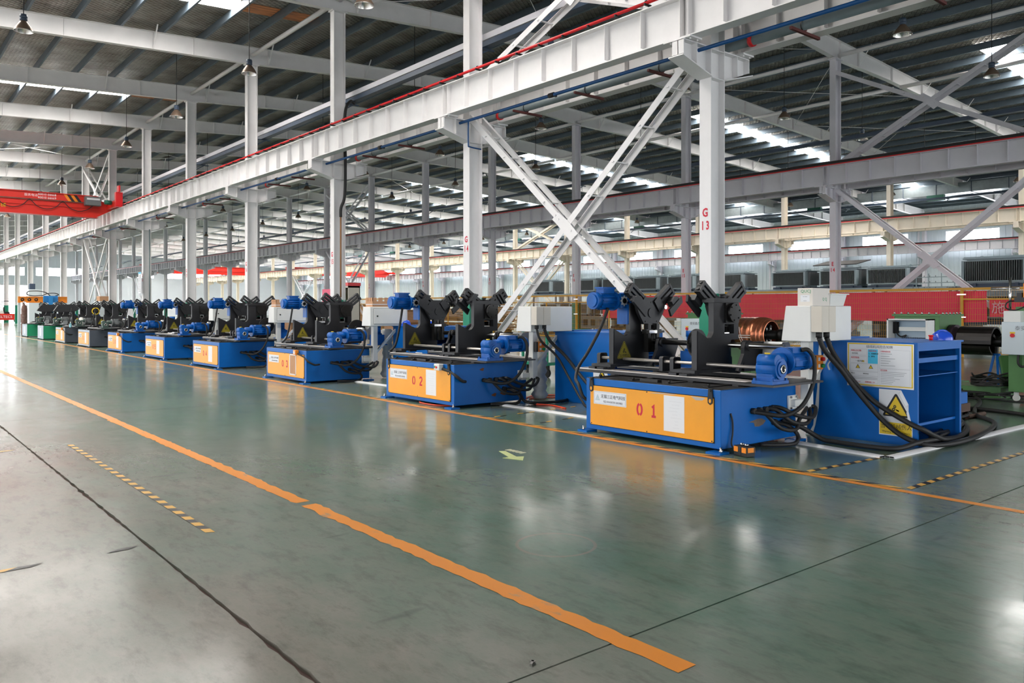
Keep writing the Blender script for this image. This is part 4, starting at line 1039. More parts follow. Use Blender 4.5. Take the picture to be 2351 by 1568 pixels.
# ================================================================== benches beside the machines
def f_bench(m):
    W, D, H = 1.23, 1.37, 1.2
    m.box(0,.025,0,D,.0,H-.02); m.box(W-.05,W,0,.05,0,H-.02); m.box(W-.03,W,.05,D,0,H-.02); m.box(.025,W,D-.03,D,0,H-.02)
    m.box(.025,W-.05,0,.03,1.1,H-.02); m.box(.025,W-.05,.05,.08,.22,.25); m.box(.0,.03,-.012,.0,0,H-.02)
def f_benchtop(m): m.box(-.02,1.25,-.02,1.39,1.18,1.2); m.box(.25,1.2,1.15,1.35,1.2,1.215)
def f_shelf(m): m.box(.025,1.18,.02,1.3,1.0,1.015); m.box(.025,1.18,.02,.03,.96,1.0)
def f_shelf2(m): m.box(.025,1.18,.02,1.2,.80,.81)
def poster(t, y, z):
    """curling warning poster, 0.39 x 0.54, facing -X ; y = left edge, z = bottom"""
    P = []
    o = MB().prism([(y,z),(y,z+.54),(y-.26,z+.54),(y-.345,z+.38),(y-.345,z+.3),(y-.39,z+.12),(y-.39,z)], 'x', -.003, -.001).build('warning_poster', pap, t)
    MB().add([(-.003,y-.26,z+.54),(-.003,y-.345,z+.38),(-.02,y-.325,z+.36),(-.022,y-.25,z+.5)], [(0,1,2,3)]).add([(-.003,y-.345,z+.3),(-.003,y-.39,z+.12),(-.022,y-.365,z+.14),(-.024,y-.33,z+.29)], [(0,1,2,3)]).build('poster_curl', pap, o)
    c = (y-.2, z+.32)
    MB().prism([(c[0]+p[0], c[1]+p[1]) for p in rtri(.33, .018)], 'x', -.0036, -.003).build('poster_triangle_edge', inkb, o)
    MB().prism([(c[0]+p[0], c[1]-.002+p[1]) for p in rtri(.255, .004)], 'x', -.0042, -.0036).build('poster_triangle_field', wy, o)
    g = MB(); gear_logo(g, .085); MB().add([(-.0046, v[1]+c[0]+.012, v[2]+c[1]-.0) for v in g.v], g.f).build('poster_picture', inkb, o)
    MB().prism([(y-.008,z+.012),(y-.008,z+.155),(y-.382,z+.155),(y-.382,z+.012)], 'x', -.0036, -.003).build('poster_text_field', wy, o)
    txt('poster_text', '当心机械伤人', .062, o, (-.0037, y-.2, z+.105), '-X', inkb); txt('poster_text', 'Warning mechanical injury', .03, o, (-.0037, y-.2, z+.042), '-X', inkb)
def risk_board(t, y, z):
    W, H = .80, .535; X = -.012
    def R_(name, a, b, c, d, mat, hx, par): return MB().box(hx-.0005, hx, y-W*b, y-W*a, z+H*c, z+H*d).build(name, mat, par)
    o = MB().box(X, -.001, y-W, y, z, z+H).build('risk_board', M('aluminium_board_frame', (190,188,182), .35, metal=.7), t)
    R_('board_yellow_rim', .014, .986, .03, .97, wy, X-.0005, o); R_('board_paper', .03, .968, .052, .945, pap, X-.001, o)
    hx = X-.0016
    q = MB()
    def rect(a, b, c, d):
        for (a_, b_, c_, d_) in ((a,b,c,c+.003),(a,b,d-.003,d),(a,a+.002,c,d),(b-.002,b,c,d)): q.box(hx-.0004, hx, y-W*b_, y-W*a_, z+H*c_, z+H*d_)
    for rc in ((.05,.31,.7,.84),(.05,.31,.52,.68),(.05,.48,.34,.51),(.05,.48,.24,.33),(.05,.48,.08,.235),(.5,.95,.43,.84),(.5,.95,.06,.42)): rect(*rc)
    q.build('board_ruling', M('pale_grey_ink', (170,172,178), .7), o)
    R_('board_blue_cell', .325, .475, .52, .84, cyanp, hx, o)
    T = lambda s, sz, a, c, mt, al='LEFT', sx=1: txt('board_text', s, sz, o, (hx-.0012, y-W*a, z+H*c), '-X', mt, sx, al)
    T('绕线机风险告知牌', .04, .5, .895, inkg, 'CENTER')
    T('风险点名称:', .026, .06, .8, inkr); T('绕线机', .026, .075, .735, inkg); T('风险等级:', .026, .06, .64, inkr); T('一般风险', .026, .13, .565, inkg)
    T('风险类别:', .024, .335, .8, inkr); T('1、机械伤害', .022, .335, .74, inkb); T('2、触电', .022, .335, .68, inkb)
    T('主要风险因素:', .02, .515, .80, inkr); T('管控措施:', .02, .515, .385, inkr); T('责任人:', .017, .06, .285, inkb); T('责任电话:', .017, .25, .285, inkb)
    T('火警电话: 119', .02, .06, .1, inkr); T('急救电话: 120', .02, .28, .1, inkr)
    q = MB(); r_ = random.Random(4)
    for i in range(6): q.box(hx-.0006, hx, y-W*(.62+r_.random()*.28), y-W*.52, z+H*(.745-i*.052), z+H*(.757-i*.052))
    for i in range(8): q.box(hx-.0006, hx, y-W*(.66+r_.random()*.26), y-W*.52, z+H*(.345-i*.036), z+H*(.355-i*.036))
    for i in range(2): q.box(hx-.0006, hx, y-W*.47, y-W*.06, z+H*(.195-i*.03), z+H*(.207-i*.03))
    q.build('board_small_print', MATS['pale_grey_ink'], o)
    R_('board_rank_mark', .23, .27, .55, .585, wy, hx-.0006, o)
    for a in (.17, .37):
        MB().prism([(y-W*a+p[0], z+H*.435+p[1]) for p in tri(.055)], 'x', hx-.001, hx).build('board_warning_mark', inkb, o); MB().prism([(y-W*a+p[0], z+H*.433+p[1]) for p in tri(.04)], 'x', hx-.0014, hx).build('board_warning_field', wy, o)
def bench(Y, label, full=False):
    t = thing('workbench', label, 'workbench', (9.43, Y, 0))
    part('carcass', 'bench', f_bench, blue, t); part('bench_top', 'benchtop', f_benchtop, blue, t); part('shelf', 'shelf', f_shelf, blue, t); part('shelf', 'shelf2', f_shelf2, blue, t)
    poster(t, .435, .10)
    if full: risk_board(t, .825, .655)
    return t
bench(4.16, 'blue steel bench with a framed notice and a curling warning poster', True)
bench(8.93, 'blue steel bench between machines 01 and 02, warning poster half hidden')
bench(14.35, 'blue steel bench behind machine 02 with white spools on top')
bench(19.6, 'blue steel bench behind machine 03, mostly hidden')
# ---- helmets
def f_helm(m):
    m.lathe([(0,.118),(.04,.115),(.08,.1),(.11,.07),(.122,.03),(.124,0)], (0,0,0), 'z', 20)
    m.add([(-.123,0,.0),(-.10,-.08,0),(0,-.125,0),(.1,-.08,0),(.123,0,0),(.14,-.07,-.012),(.07,-.165,-.02),(-.07,-.165,-.02),(-.14,-.07,-.012)], [(0,1,8),(1,2,7,8),(2,3,6,7),(3,4,5,6)])
def f_crest(m): m.tube([(0,-.1,.08),(0,-.06,.11),(0,0,.12),(0,.06,.11),(0,.1,.08)], .014, 6)
def helmet(loc, rz, label):
    t = thing('safety_helmet', label, 'helmet', loc, rz); part('shell', 'helm', f_helm, helm, t); part('crest', 'crest', f_crest, helm, t); return t
helmet((10.5,4.32,1.2), 1.2, 'blue safety helmet on the near blue bench, right of the open cabinet')
helmet((9.62,15.5,1.2), .6, 'blue safety helmet on the bench left of machine 02, beside the cabinet post')
helmet((9.6,14.5,1.2), 2.2, 'blue safety helmet by the right headstock of machine 02')
tag(MB().cyl((0,0,0),(0,0,.05),.022,14).cyl((0,0,.05),(0,0,.066),.03,14).build('stop_button', red, None, loc=(10.3,4.37,1.2)), 'small red and orange emergency stop button beside the blue helmet', 'button')
# ---- carton and tray on the operator box of machine 01, slotted crates on the next ones
CXX = 7.34+1.37
t = thing('carton', 'white square carton with green printed letters on the operator box', 'box', (CXX+.15, 5.14-.02, 1.625))
MB().box(0,.39,0,.2,0,.215).build('carton_body', cart, t, bevel=.003); MB().box(.005,.385,.09,.11,.215,.2165).build('packing_tape', kraft, t)
MB().box(-.001,-.0,.04,.16,.05,.13).build('shipping_label', pap, t)
gi = M('green_print', (40,150,100), .6)
txt('carton_print', 'QUCJ', .05, t, (-.001,.09,.175), '-X', gi, 1.1); txt('carton_print', 'Q CJ', .05, t, (.27,-.001,.08), '-Y', gi); txt('carton_print', '▪▪ ▪▪▪▪', .016, t, (-.0015,.1,.11), '-X', inkb); txt('carton_print', '▪▪▪▪▪', .016, t, (-.0015,.1,.06), '-X', inkb)
t = thing('plastic_tray', 'white plastic tray beside the carton on the operator box', 'tray', (CXX+.56, 5.13, 1.626))
q = MB(); q.add([(0,0,0),(.33,0,0),(.33,.24,0),(0,.24,0),(-.03,-.03,.15),(.36,-.03,.15),(.36,.27,.15),(-.03,.27,.15)], [(0,3,2,1),(0,1,5,4),(1,2,6,5),(2,3,7,6),(3,0,4,7)]); q.build('tray_body', offw, t)
MB().box(-.05,.38,-.05,-.03,.14,.152).box(-.05,.38,.27,.29,.14,.152).box(-.05,-.03,-.03,.27,.14,.152).box(.36,.38,-.03,.27,.14,.152).build('tray_rim', offw, t)
for (Y, lab) in ((15.75, 'slotted plywood crate on the operator box right of machine 03'), (20.95, 'slotted plywood crate on the operator box behind machine 03')):
    t = thing('slotted_crate', lab, 'crate', (CXX+.06, Y-.26, 1.626))
    MB().box(0,.85,0,.3,0,.12).build('crate_body', wood, t); q = MB()
    for i in range(6): q.box(i*.15,i*.15+.10,0,.012,.12,.2)
    for i in range(3): q.box(-.0,.012,i*.11,i*.11+.08,.12,.2)
    q.build('crate_tooth', wood, t)['kind'] = 'stuff'; MB().box(-.004,.854,-.004,.304,.045,.06).build('packing_tape', pap, t)
# ---- things on the far bench
for (x, y, lab) in ((9.9,15.1,'white wire spool on the bench behind machine 02, left one'), (10.1,14.85,'white wire spool on the bench behind machine 02, right one')):
    t = thing('wire_spool', lab, 'spool', (x, y, 1.215))
    MB().lathe([(0,.02),(.12,.02),(.12,0),(.12,.0)], (0,0,0)).lathe([(0,.2),(.12,.2),(.12,.22),(0,.22)], (0,0,0)).build('spool_flange', offw, t); MB().cyl((0,0,.02),(0,0,.2),.09,18).build('wire_winding', M('white_wire', (226,222,220), .4), t)
for (x, y, z, lab) in ((9.44,16.0,.02,'bundle of white film standing between the post and bench of machine 03'), (9.3,10.55,.02,'small bundle of clear film beside the bench of machine 02')):
    m = MB(); h = 1.1 if y > 12 else .95; r_ = random.Random(8)
    m.lathe([(.10+.04*r_.random()*(1 if i % 2 else -.6), h*i/14) for i in range(15)], (0,0,0), 'z', 11)
    for i, v in enumerate(m.v): m.v[i] = (v[0]*(1+.3*r_.random()), v[1]*(1+.3*r_.random()), v[2])
    tag(m.build('plastic_film', plas, None, loc=(x, y, z)), lab, 'film')
# ---- white strap hanging on the near bench
m = MB(); pts = [(9.40,5.33,1.19),(9.40,5.34,.9),(9.39,5.35,.6),(9.39,5.37,.35),(9.38,5.40,.12),(9.36,5.43,.03)]
for i in range(len(pts)-1):
    a, b = pts[i], pts[i+1]; wa = .025*(1 if i % 2 else .55); wb = .025*(.55 if i % 2 else 1)
    m.add([(a[0],a[1]-wa,a[2]),(a[0],a[1]+wa,a[2]),(b[0],b[1]+wb,b[2]),(b[0],b[1]-wb,b[2])], [(0,1,2,3)])
m.box(9.27,9.39,5.38,5.46,.003,.014)
tag(m.build('strap', M('white_woven_strap', (220,222,222), .8), None), 'white woven strap hanging down the near blue bench', 'strap')
m = MB().tube([(9.39,5.18,1.17),(9.37,5.2,1.05),(9.39,5.17,.98),(9.37,5.21,.9),(9.39,5.2,.83)], .011, 5)
tag(m.build('ribbon', MATS['white_woven_strap'], None), 'short curly white ribbon hanging beside the long strap', 'strap')
# ---- cable covers and cables on the floor
def cover(p0, p1, label):
    p0 = Vector(p0+(0,)); p1 = Vector(p1+(0,)); L = (p1-p0).length; a = math.atan2(p1.y-p0.y, p1.x-p0.x)
    t = thing('cable_cover', label, 'cable cover', tuple(p0), a)
    P = [(.06*math.cos(PI*i/8), .028*math.sin(PI*i/8)) for i in range(9)]; s = 0
    while s < L-.01:
        e = min(s+1.2, L); MB().prism(P, 'x', s+.002, e-.002).build('cover_length', white, t); s = e
    MB().box(-.004,.002,-.045,-.003,.003,.02).box(-.004,.002,.003,.045,.003,.02).build('cover_duct_hole', dark, t)
cover((8.49,4.10), (8.64,5.32), 'white domed cable cover running from the corner to machine 01')
cover((8.52,4.04), (13.6,3.93), 'white domed cable cover running back past the near blue bench')
cover((8.27,8.0), (8.24,10.3), 'white domed cable cover in the gap right of the second machine'); cover((8.5,12.7), (8.4,15.75), 'white domed cable cover by the film bundle, right of the third machine')
def cab(name, label, pts, r, mat=rub, group=None): return tag(MB().tube(pts, r, 9, 6).build(name, mat, None), label, 'cable', group)
G1 = (CXX+.07, 4.995, 1.25); G2 = (CXX+.24, 4.995, 1.25)
cab('power_cable', 'thick black cable from the left gland of the near operator box to the floor', [G1,(8.86,4.96,1.09),(9.08,4.87,.85),(9.18,4.79,.68),(9.26,4.65,.47),(9.34,4.51,.28),(9.36,4.31,.13),(9.37,4.10,.06),(9.55,3.97,.035),(10.14,3.92,.03),(11.13,4.03,.03),(12.1,4.3,.03),(12.7,4.75,.03),(13.6,5.1,.03),(14.6,5.4,.03),(15.7,5.95,.03)], .03)
cab('power_cable', 'thick black cable from the right gland of the near operator box to the floor', [G2,(9.05,4.97,1.07),(9.22,4.90,.84),(9.29,4.78,.66),(9.34,4.61,.49),(9.39,4.45,.38),(9.39,4.2,.26),(9.42,4.08,.21),(9.62,4.05,.13),(9.95,4.05,.05),(10.5,4.1,.03),(11.2,4.3,.035),(11.9,4.7,.03),(12.6,5.2,.03),(13.2,5.3,.03)], .03)
cab('power_cable', 'black cable leaving the base of machine 01 along the floor past the bench', [(8.50,5.31,.26),(8.62,5.2,.22),(8.8,5.12,.12),(8.88,5.0,.04),(8.89,4.85,.03),(8.88,4.42,.03),(9.0,4.18,.03),(9.3,4.10,.07),(9.7,4.06,.075),(10.4,4.1,.03),(11.3,4.35,.03),(12.2,4.8,.03)], .028)
for i in range(4):
    r_ = random.Random(i); p = [(9.6+.2*i,4.12+.04*i,.03)]
    for k in range(1, 8): p.append((9.7+k*.55+r_.uniform(-.1,.1), 4.13+.05*k+.02*k*k+r_.uniform(-.1,.12), .035+.03*r_.random()))
    cab('floor_cable', 'tangled black cable lying on the floor behind the near bench', p, .024, rub, 'tangle of cables behind the near bench')
cab('floor_cable', 'black cable running out to the right edge over the floor', [(13.4,5.3,.03),(13.5,5.0,.03),(13.45,4.7,.03),(13.3,4.3,.03),(13.0,3.7,.03),(12.8,3.2,.03)], .03)
cab('power_cable', 'black cable hanging from the left gland of the machine 02 operator box', [(8.78,10.045,1.25),(8.84,10.0,1.05),(9.05,9.85,.8),(9.1,9.6,.45),(9.0,9.2,.12),(8.9,8.9,.03),(8.95,8.2,.03)], .02)
cab('power_cable', 'black cable hanging from the right gland of the machine 02 operator box', [(8.95,10.045,1.25),(9.02,9.98,1.05),(9.2,9.8,.8),(9.25,9.5,.5),(9.22,9.1,.22),(9.2,8.8,.05),(9.3,8.2,.03)], .028)
cab('floor_cable', 'black cable leaving machine 02 under the white cable cover', [(8.42,10.36,.26),(8.55,10.22,.18),(8.6,10.15,.06),(8.7,10.0,.03),(9.2,9.9,.03),(9.6,10.1,.03)], .025)
oh = M('orange_red_air_hose', (235,70,36), .45)
cab('air_hose', 'orange red air hose looped on the floor before the bench of machine 02', [(8.95,10.61,.012),(9.5,10.95,.012),(9.9,10.76,.012),(9.75,10.5,.012),(9.3,10.68,.012),(8.95,10.5,.012),(8.80,10.2,.012),(8.72,9.95,.012),(8.8,9.7,.012),(8.70,9.25,.012)], .011, oh)
cab('air_hose', 'orange red air hose end showing under the base of machine 02', [(7.5,11.6,.012),(7.36,11.4,.012),(7.33,11.1,.012),(7.38,10.85,.012),(7.6,10.7,.012)], .01, oh)
# ---- foot switch
t = thing('foot_switch', 'black and orange foot switch box with two silver buttons on the floor', 'foot switch', (7.44, 5.10, 0), -.25)
MB().box(-.06,.06,-.10,.10,.004,.11).box(-.065,.065,-.02,.02,.004,.115).build('switch_body', rub, t, bevel=.004)
MB().box(-.064,.064,.03,.095,.045,.10).box(-.064,.064,-.095,-.03,.045,.10).box(-.04,.04,-.104,-.1,.05,.1).build('orange_plate', ora, t)
for y in (-.035, .035): MB().cyl((0,y,.11),(0,y,.135),.022,14).build('silver_button', steel, t)
tag(MB().box(-.02,.02,-.006,.006,0,.012).box(.006,.02,-.012,.012,0,.012).build('metal_clip', steel, None, loc=(2.35,2.72,.0), rot=(0,0,.6)), 'tiny metal clip lying on the floor beside the orange line', 'clip')
tag(MB().prism([(0,0),(.05,.012),(.03,-.03)], 'z', 0, .012).build('yellow_scrap', wy, None, loc=(7.1,14.55,.003)), 'little yellow scrap on the orange line before machine 02', 'scrap')
# ================================================================== decoilers, carts and cabinets between the rows
def decoiler(Y, label):
    t = thing('decoiler', label, 'machine', (15.8, Y, 0))
    MB().box(0,1.0,0,.85,.18,1.47).build('gear_housing', mgrn, t, bevel=.01); MB().box(-.03,1.03,-.03,.88,1.44,1.48).build('housing_lid', mgrn, t); MB().box(-.1,1.1,-.1,1.0,0,.18).box(-.3,.5,-1.15,-.1,.0,.2).build('base_frame', mgrn, t)
    q = MB()
    for i in range(7): q.cyl((-.02,.05+i*.13,1.48),(-.02,.05+i*.13,1.52),.018,8)
    for i in range(6): q.cyl((.1+i*.16,-.02,1.48),(.1+i*.16,-.02,1.52),.018,8)
    q.build('lid_bolt', steel, t)
    MB().cyl((.5,0,.98),(.5,-.12,.98),.30,30).build('back_disc', M('dark_plum_disc', (66,48,58), .5), t)
    MB().cyl((.5,-.1,.98),(.5,-1.35,.98),.10,18).build('mandrel', blk2, t); MB().cyl((.5,-1.35,.98),(.5,-1.5,.98),.14,20).build('mandrel_nut', blk2, t)
    return t
t = decoiler(6.55, 'green decoiler with black mandrel shells behind the near blue bench')
m = MB(); n = 14
for (r0, a0, a1, y0, y1) in ((.275,-10,190,-.80,-.2), (.26,200,340,-.76,-.22)):
    A = [math.radians(a0+(a1-a0)*i/n) for i in range(n+1)]; vs = []
    for y in (y0, y1):
        for r in (r0, r0-.03):
            for a in A: vs.append((.5+r*math.cos(a), y, .98+r*math.sin(a)))
    k = n+1; fs = []
    for i in range(n): fs += [(i,i+1,2*k+i+1,2*k+i), (k+i,3*k+i,3*k+i+1,k+i+1), (i,k+i,k+i+1,i+1), (2*k+i,2*k+i+1,3*k+i+1,3*k+i)]
    m.add(vs, fs)
for a in (30, 150, 270): m.bar((.5,-.8,.98),(.5+.24*math.cos(math.radians(a)),-.8,.98+.24*math.sin(math.radians(a))),.05,.05,(0,1,0))
m.build('mandrel_shell', M('black_shell_steel', (38,34,33), .35, metal=.4, col2=(120,104,86), scale=14, thr=(.26,.32)), t)
MB().bar((.3,-1.0,.72),(.1,-1.15,.2),.16,.1).build('support_leg', mgrn, t)
t = decoiler(11.6, 'green decoiler carrying the copper strip coil')
# copper coil on its mandrel, wound from several layers
tc = thing('copper_coil', 'shiny copper strip coil tied with white bands, behind machine 01', 'coil', (16.3, 11.3, .98))
for i, (r0, r1, y0, y1) in enumerate(((.30,.40,-.62,-.12),(.37,.405,-.70,-.34),(.33,.385,-.78,-.5),(.31,.345,-.86,-.66))):
    MB().lathe([(r0,y0),(r1,y0),(r1,y1),(r0,y1),(r0,y0)], (0,0,0), 'y', 44).build('strip_layer', copper, tc)
wb = M('white_binding_tape', (236,228,224), .5)
for (y, s) in ((-.30,.14),(-.24,.14)): MB().tube([((.409)*math.cos(a), y+s*math.sin(a*1.0), .409*math.sin(a)) for a in [PI*2*i/28 for i in range(12,29)]], .007, 5, 1).build('binding_tape', wb, tc)
for z in (-.02,-.07): MB().box(-.412,-.404,-.56,-.2,z,z+.018).build('binding_tape', wb, tc)
th_ = thing('coil_mandrel', 'black spoked mandrel end inside the copper coil', 'mandrel', (16.3, 11.3, .98))
q = MB().cyl((0,-.1,0),(0,-.7,0),.28,28).cyl((0,-.66,0),(0,-.98,0),.09,18).cyl((0,-.98,0),(0,-1.3,0),.06,16)
for a in range(0, 360, 60): q.bar((0,-.74,0),(.25*math.cos(math.radians(a)),-.74,.25*math.sin(math.radians(a))),.07,.06,(0,1,0))
q.build('mandrel_body', blk2, th_)
q = MB()
for a in range(0, 360, 60): q.cyl((.16*math.cos(math.radians(a)),-.79,.16*math.sin(math.radians(a))),(.16*math.cos(math.radians(a)),-.77,.16*math.sin(math.radians(a))),.025,8)
q.build('mandrel_bolt', steel, th_)
# open electrical cabinet on a stand
t = thing('control_cabinet', 'open light grey electrical cabinet with wiring, behind the near bench', 'cabinet', (12.6, 5.40, 0))
MB().box(0,.27,0,.025,.75,1.43).box(0,.27,.595,.62,.75,1.43).box(0,.27,0,.62,1.41,1.43).box(0,.27,0,.62,.75,.77).box(.25,.27,0,.62,.75,1.43).build('cabinet_shell', M('light_grey_cabinet', (206,206,204), .45), t)
MB().box(.235,.25,.03,.59,.78,1.40).build('mounting_plate', M('pale_blue_plate', (170,190,206), .4), t); MB().box(.16,.24,.05,.5,1.24,1.30).box(.16,.24,.05,.45,1.0,1.04).build('wire_duct', offw, t)
q = MB()
for i in range(12): q.box(.17,.23,.06+i*.033,.085+i*.033,1.05,1.14)
q.build('terminal_row', dbl, t)['kind'] = 'stuff'
MB().tube([(.2,.52,1.36),(.18,.56,1.25),(.2,.5,1.15),(.19,.4,1.17),(.2,.55,1.06)], .012, 5).build('cabinet_wire', rub, t); MB().box(.15,.24,.53,.59,1.2,1.38).build('cabinet_relay', dark, t)
MB().box(.03,.24,.05,.57,.0,.03).box(.03,.07,.05,.09,.03,.75).box(.03,.07,.53,.57,.03,.75).box(.2,.24,.05,.09,.03,.75).box(.2,.24,.53,.57,.03,.75).build('stand', blue, t)
# labelled control boxes on carts
def cartbox(X, Y, label, txtsize=.085, full=True):
    t = thing('control_cart', label, 'machine cart', (X, Y, 0))
    MB().box(.02,.75,0,.62,.16,.80).build('cart_body', mgrn, t, bevel=.008); MB().box(.005,.02,.06,.4,.2,.76).build('cart_door', mgrn, t)
    MB().box(-.05,.3,-.15,.70,.80,1.36).build('control_box', M('pale_control_box', (206,216,222), .4), t, bevel=.006)
    txt('box_lettering', '泰安鑫杰机械', txtsize, t, (-.0512, .24, 1.25), '-X', inkg); MB().cyl((-.07,.53,1.13),(-.05,.53,1.13),.035,14).build('stop_button', red, t); MB().box(-.056,-.05,.49,.57,1.16,1.19).build('button_label', wy, t)
    for (x, y) in ((.1,.1),(.1,.52),(.65,.1),(.65,.52)):
        part('caster', 'caster', lambda m: m.cyl((-.02,0,.055),(.02,0,.055),.055,14).box(-.03,.03,-.03,.03,.1,.16), offw, t, (x, y, 0))
    if full:
        MB().box(.3,.75,-.1,.6,.80,1.62).build('rear_housing', mgrn, t)
        MB().box(-.02,.2,.42,.68,1.36,1.55).build('small_box', offw, t, bevel=.004); MB().cyl((.05,.6,1.5),(.05,.6,2.12),.022,10).cyl((.05,.9,1.94),(.05,.45,1.94),.02,10).build('threaded_rod', steel, t)
        MB().prism([(.05,1.78),(.05,2.02),(.12,2.02),(.3,1.78)], 'y', .28, .40).build('orange_bracket', ora, t); MB().box(.0,.3,.2,.52,1.7,1.78).box(.05,.12,.42,.5,1.74,1.86).build('clamp_block', blk, t)
        MB().tube([(.1,.5,1.72),(.0,.62,1.7),(-.02,.64,1.6),(.04,.52,1.56),(.1,.4,1.62)], .012, 6).build('loop_wire', rub, t); MB().tube([(.1,.3,1.74),(-.02,.2,1.6),(-.06,.1,1.5),(-.04,.0,1.45)], .012, 6).build('orange_wire', MATS['orange_red_air_hose'], t)
        for y in (.15, .3, .45): MB().tube([(-.02,y,.80),(-.03,y,.66),(-.01,y-.05,.6),(.02,y-.1,.63)], .02, 6).build('hanging_cable', rub, t)
        MB().tube([(-.02,.0,.80),(-.05,-.02,.5),(-.04,.02,.15),(-.1,.3,.02),(-.2,.7,.02),(-.1,1.1,.02)], .014, 6).build('trailing_cable', rub, t)
    return t
cartbox(15.35, 4.62, 'green cart with a labelled pale control box at the right edge')
t = cartbox(14.6, 10.95, 'labelled pale control box behind the right headstock of machine 01', .07, False)
tag(MB().cyl((-.1,-.5,1.62),(-.1,.35,1.62),.05,16).box(-.2,.0,.3,.4,1.0,1.7).build('guide_roller', steel, None, loc=(14.3,12.3,0)), 'grey steel guide roller beside the labelled pale control box', 'roller')
t = thing('stool', 'blue three legged stool frame left of the green cart', 'stool', (16.3, 5.75, 0))
for a in (90, 210, 330): MB().bar((.04*math.cos(math.radians(a)),.04*math.sin(math.radians(a)),.74),(.2*math.cos(math.radians(a)),.2*math.sin(math.radians(a)),0),.035,.035).build('leg', blue, t)
MB().cyl((0,0,.73),(0,0,.76),.07,14).build('seat_plate', blue, t)
for i in range(5):
    r_ = random.Random(20+i); cab('floor_cable', 'thin dark cable coiled on the floor at the foot of the green cart', [(15.3+r_.uniform(-.5,.9), 5.6+r_.uniform(-.5,.6), .015+.02*k) for k in range(7)], .013, rub, 'thin cables at the foot of the green cart')
for i in range(4):
    r_ = random.Random(40+i); cab('cable_coil', 'dark cable heaped on the green base of the decoiler', [(15.6+.28*math.cos(k*.9+i), 5.6+.3*math.sin(k*.9+i), .24+.02*k*r_.random()) for k in range(14)], .016, rub, 'cables heaped on the decoiler base')
t = thing('floor_block', 'blue block on a rusty steel plate behind the near bench', 'block', (12.5, 4.95, 0))
MB().box(-.1,.25,-.1,.12,.08,.2).build('rusty_plate', M('rusty_plate', (92,70,58), .8, var=.3), t); MB().box(-.05,.2,-.08,.1,.2,.36).build('blue_block', blue, t); MB().cyl((-.1,-.2,.03),(.5,-.2,.03),.03,8).build('round_bar', MATS['rusty_plate'], t); MB().box(-.08,.0,-.05,.05,0,.08).box(.1,.2,-.05,.05,0,.08).build('packer', blk2, t)
t = thing('floor_guide', 'small cream roller wheel on a dark pin behind the near bench', 'guide', (13.2,5.3,0))
MB().lathe([(.05,-.05),(.065,-.04),(.065,.04),(.05,.05),(.02,.05),(.02,-.05),(.05,-.05)], (0,0,.5), 'y', 16).build('roller', offw, t); MB().cyl((0,0,0),(0,0,.46),.02,8).build('pin', blk2, t)
# kraft cartons with wire seen through machine 01
for (x, y, z, s, lab) in ((11.0,8.4,0,(.9,.9,.52),'brown carton behind the right headstock of machine 01'), (11.2,9.6,0,(.8,.8,.62),'brown carton with printed marks behind the gear of machine 01')):
    o = thing('carton', lab, 'box', (x, y, z)); MB().box(0,s[0],0,s[1],0,s[2]).build('carton_body', kraft, o, bevel=.004); MB().box(-.001,0,s[1]*.4,s[1]*.6,.0,s[2]).build('carton_seam', wood, o); MB().box(-.002,-.001,.1,.25,.28,.42).build('carton_mark', inkb, o)
for i in range(6):
    r_ = random.Random(60+i); tag(MB().tube([(11.2+r_.uniform(0,.6), 8.5+r_.uniform(0,.7), .56+r_.uniform(0,.32)) for k in range(10)], .008, 5).build('scrap_wire', M('pale_scrap_wire', (170,168,160), .4, metal=.5), None), 'tangled pale scrap wire on the brown carton', 'wire', 'tangle of scrap wire on the carton')
# green trolley with wrapped parcel, behind machine 02
t = thing('trolley', 'green wheeled trolley with parcels behind the machine 02 operator box', 'trolley', (12.2, 13.6, 0))
MB().box(0,1.4,0,.9,.28,.34).box(0,.05,0,.05,.34,1.1).box(1.35,1.4,0,.05,.34,1.1).box(0,.05,.85,.9,.34,1.1).box(1.35,1.4,.85,.9,.34,1.1).box(0,1.4,0,.05,1.06,1.1).build('trolley_frame', grn, t)
for (x, y) in ((.1,.1),(1.3,.1),(.1,.8),(1.3,.8)): part('caster', 'caster2', lambda m: m.cyl((-.025,0,.1),(.025,0,.1),.1,14).box(-.04,.04,-.04,.04,.18,.28), blk2, t, (x, y, 0))
tag(MB().box(12.4,13.2,13.7,14.3,.345,.62).build('wrapped_parcel', plas, None), 'shiny wrapped parcel lying on the green trolley', 'parcel')
tag(MB().box(12.3,12.9,13.75,14.35,1.11,1.5).build('carton', kraft, None, bevel=.01), 'brown carton on top of the green trolley', 'box')
# tall beige cabinet beside column G 15
t = thing('tall_cabinet', 'tall beige electrical cabinet with its door open beside column G 15', 'cabinet', (13.1, 24.8, 0))
MB().box(0,.03,.42,.85,0,2.36).box(0,.45,0,.03,0,2.36).box(0,.45,.82,.85,0,2.36).box(.42,.45,0,.85,0,2.36).box(0,.45,0,.85,2.3,2.36).box(0,.45,0,.85,0,.1).build('cabinet_shell', beige, t); MB().box(.3,.42,.04,.42,.1,2.3).build('cabinet_inside', dark, t)
MB().box(-.02,.47,-.02,.87,2.36,2.47).build('red_header', red, t); txt('header_lettering', '安全用电', .09, t, (-.021,.45,2.415), '-X', pap)
q = MB()
for i in range(3): q.box(-.006,0,.5+i*.1,.58+i*.1,2.0,2.2)
q.build('meter', inkb, t); MB().prism([(.62+p[0], 1.5+p[1]) for p in tri(.16)], 'x', -.004, 0).build('hazard_label', wy, t); MB().box(-.005,0,.5,.7,1.2,1.3).build('hazard_label', wy, t)
for i in range(5): MB().box(.12,.3,-.006,0,1.75+i*.05,1.77+i*.05).build('vent_slot', inkg, t)
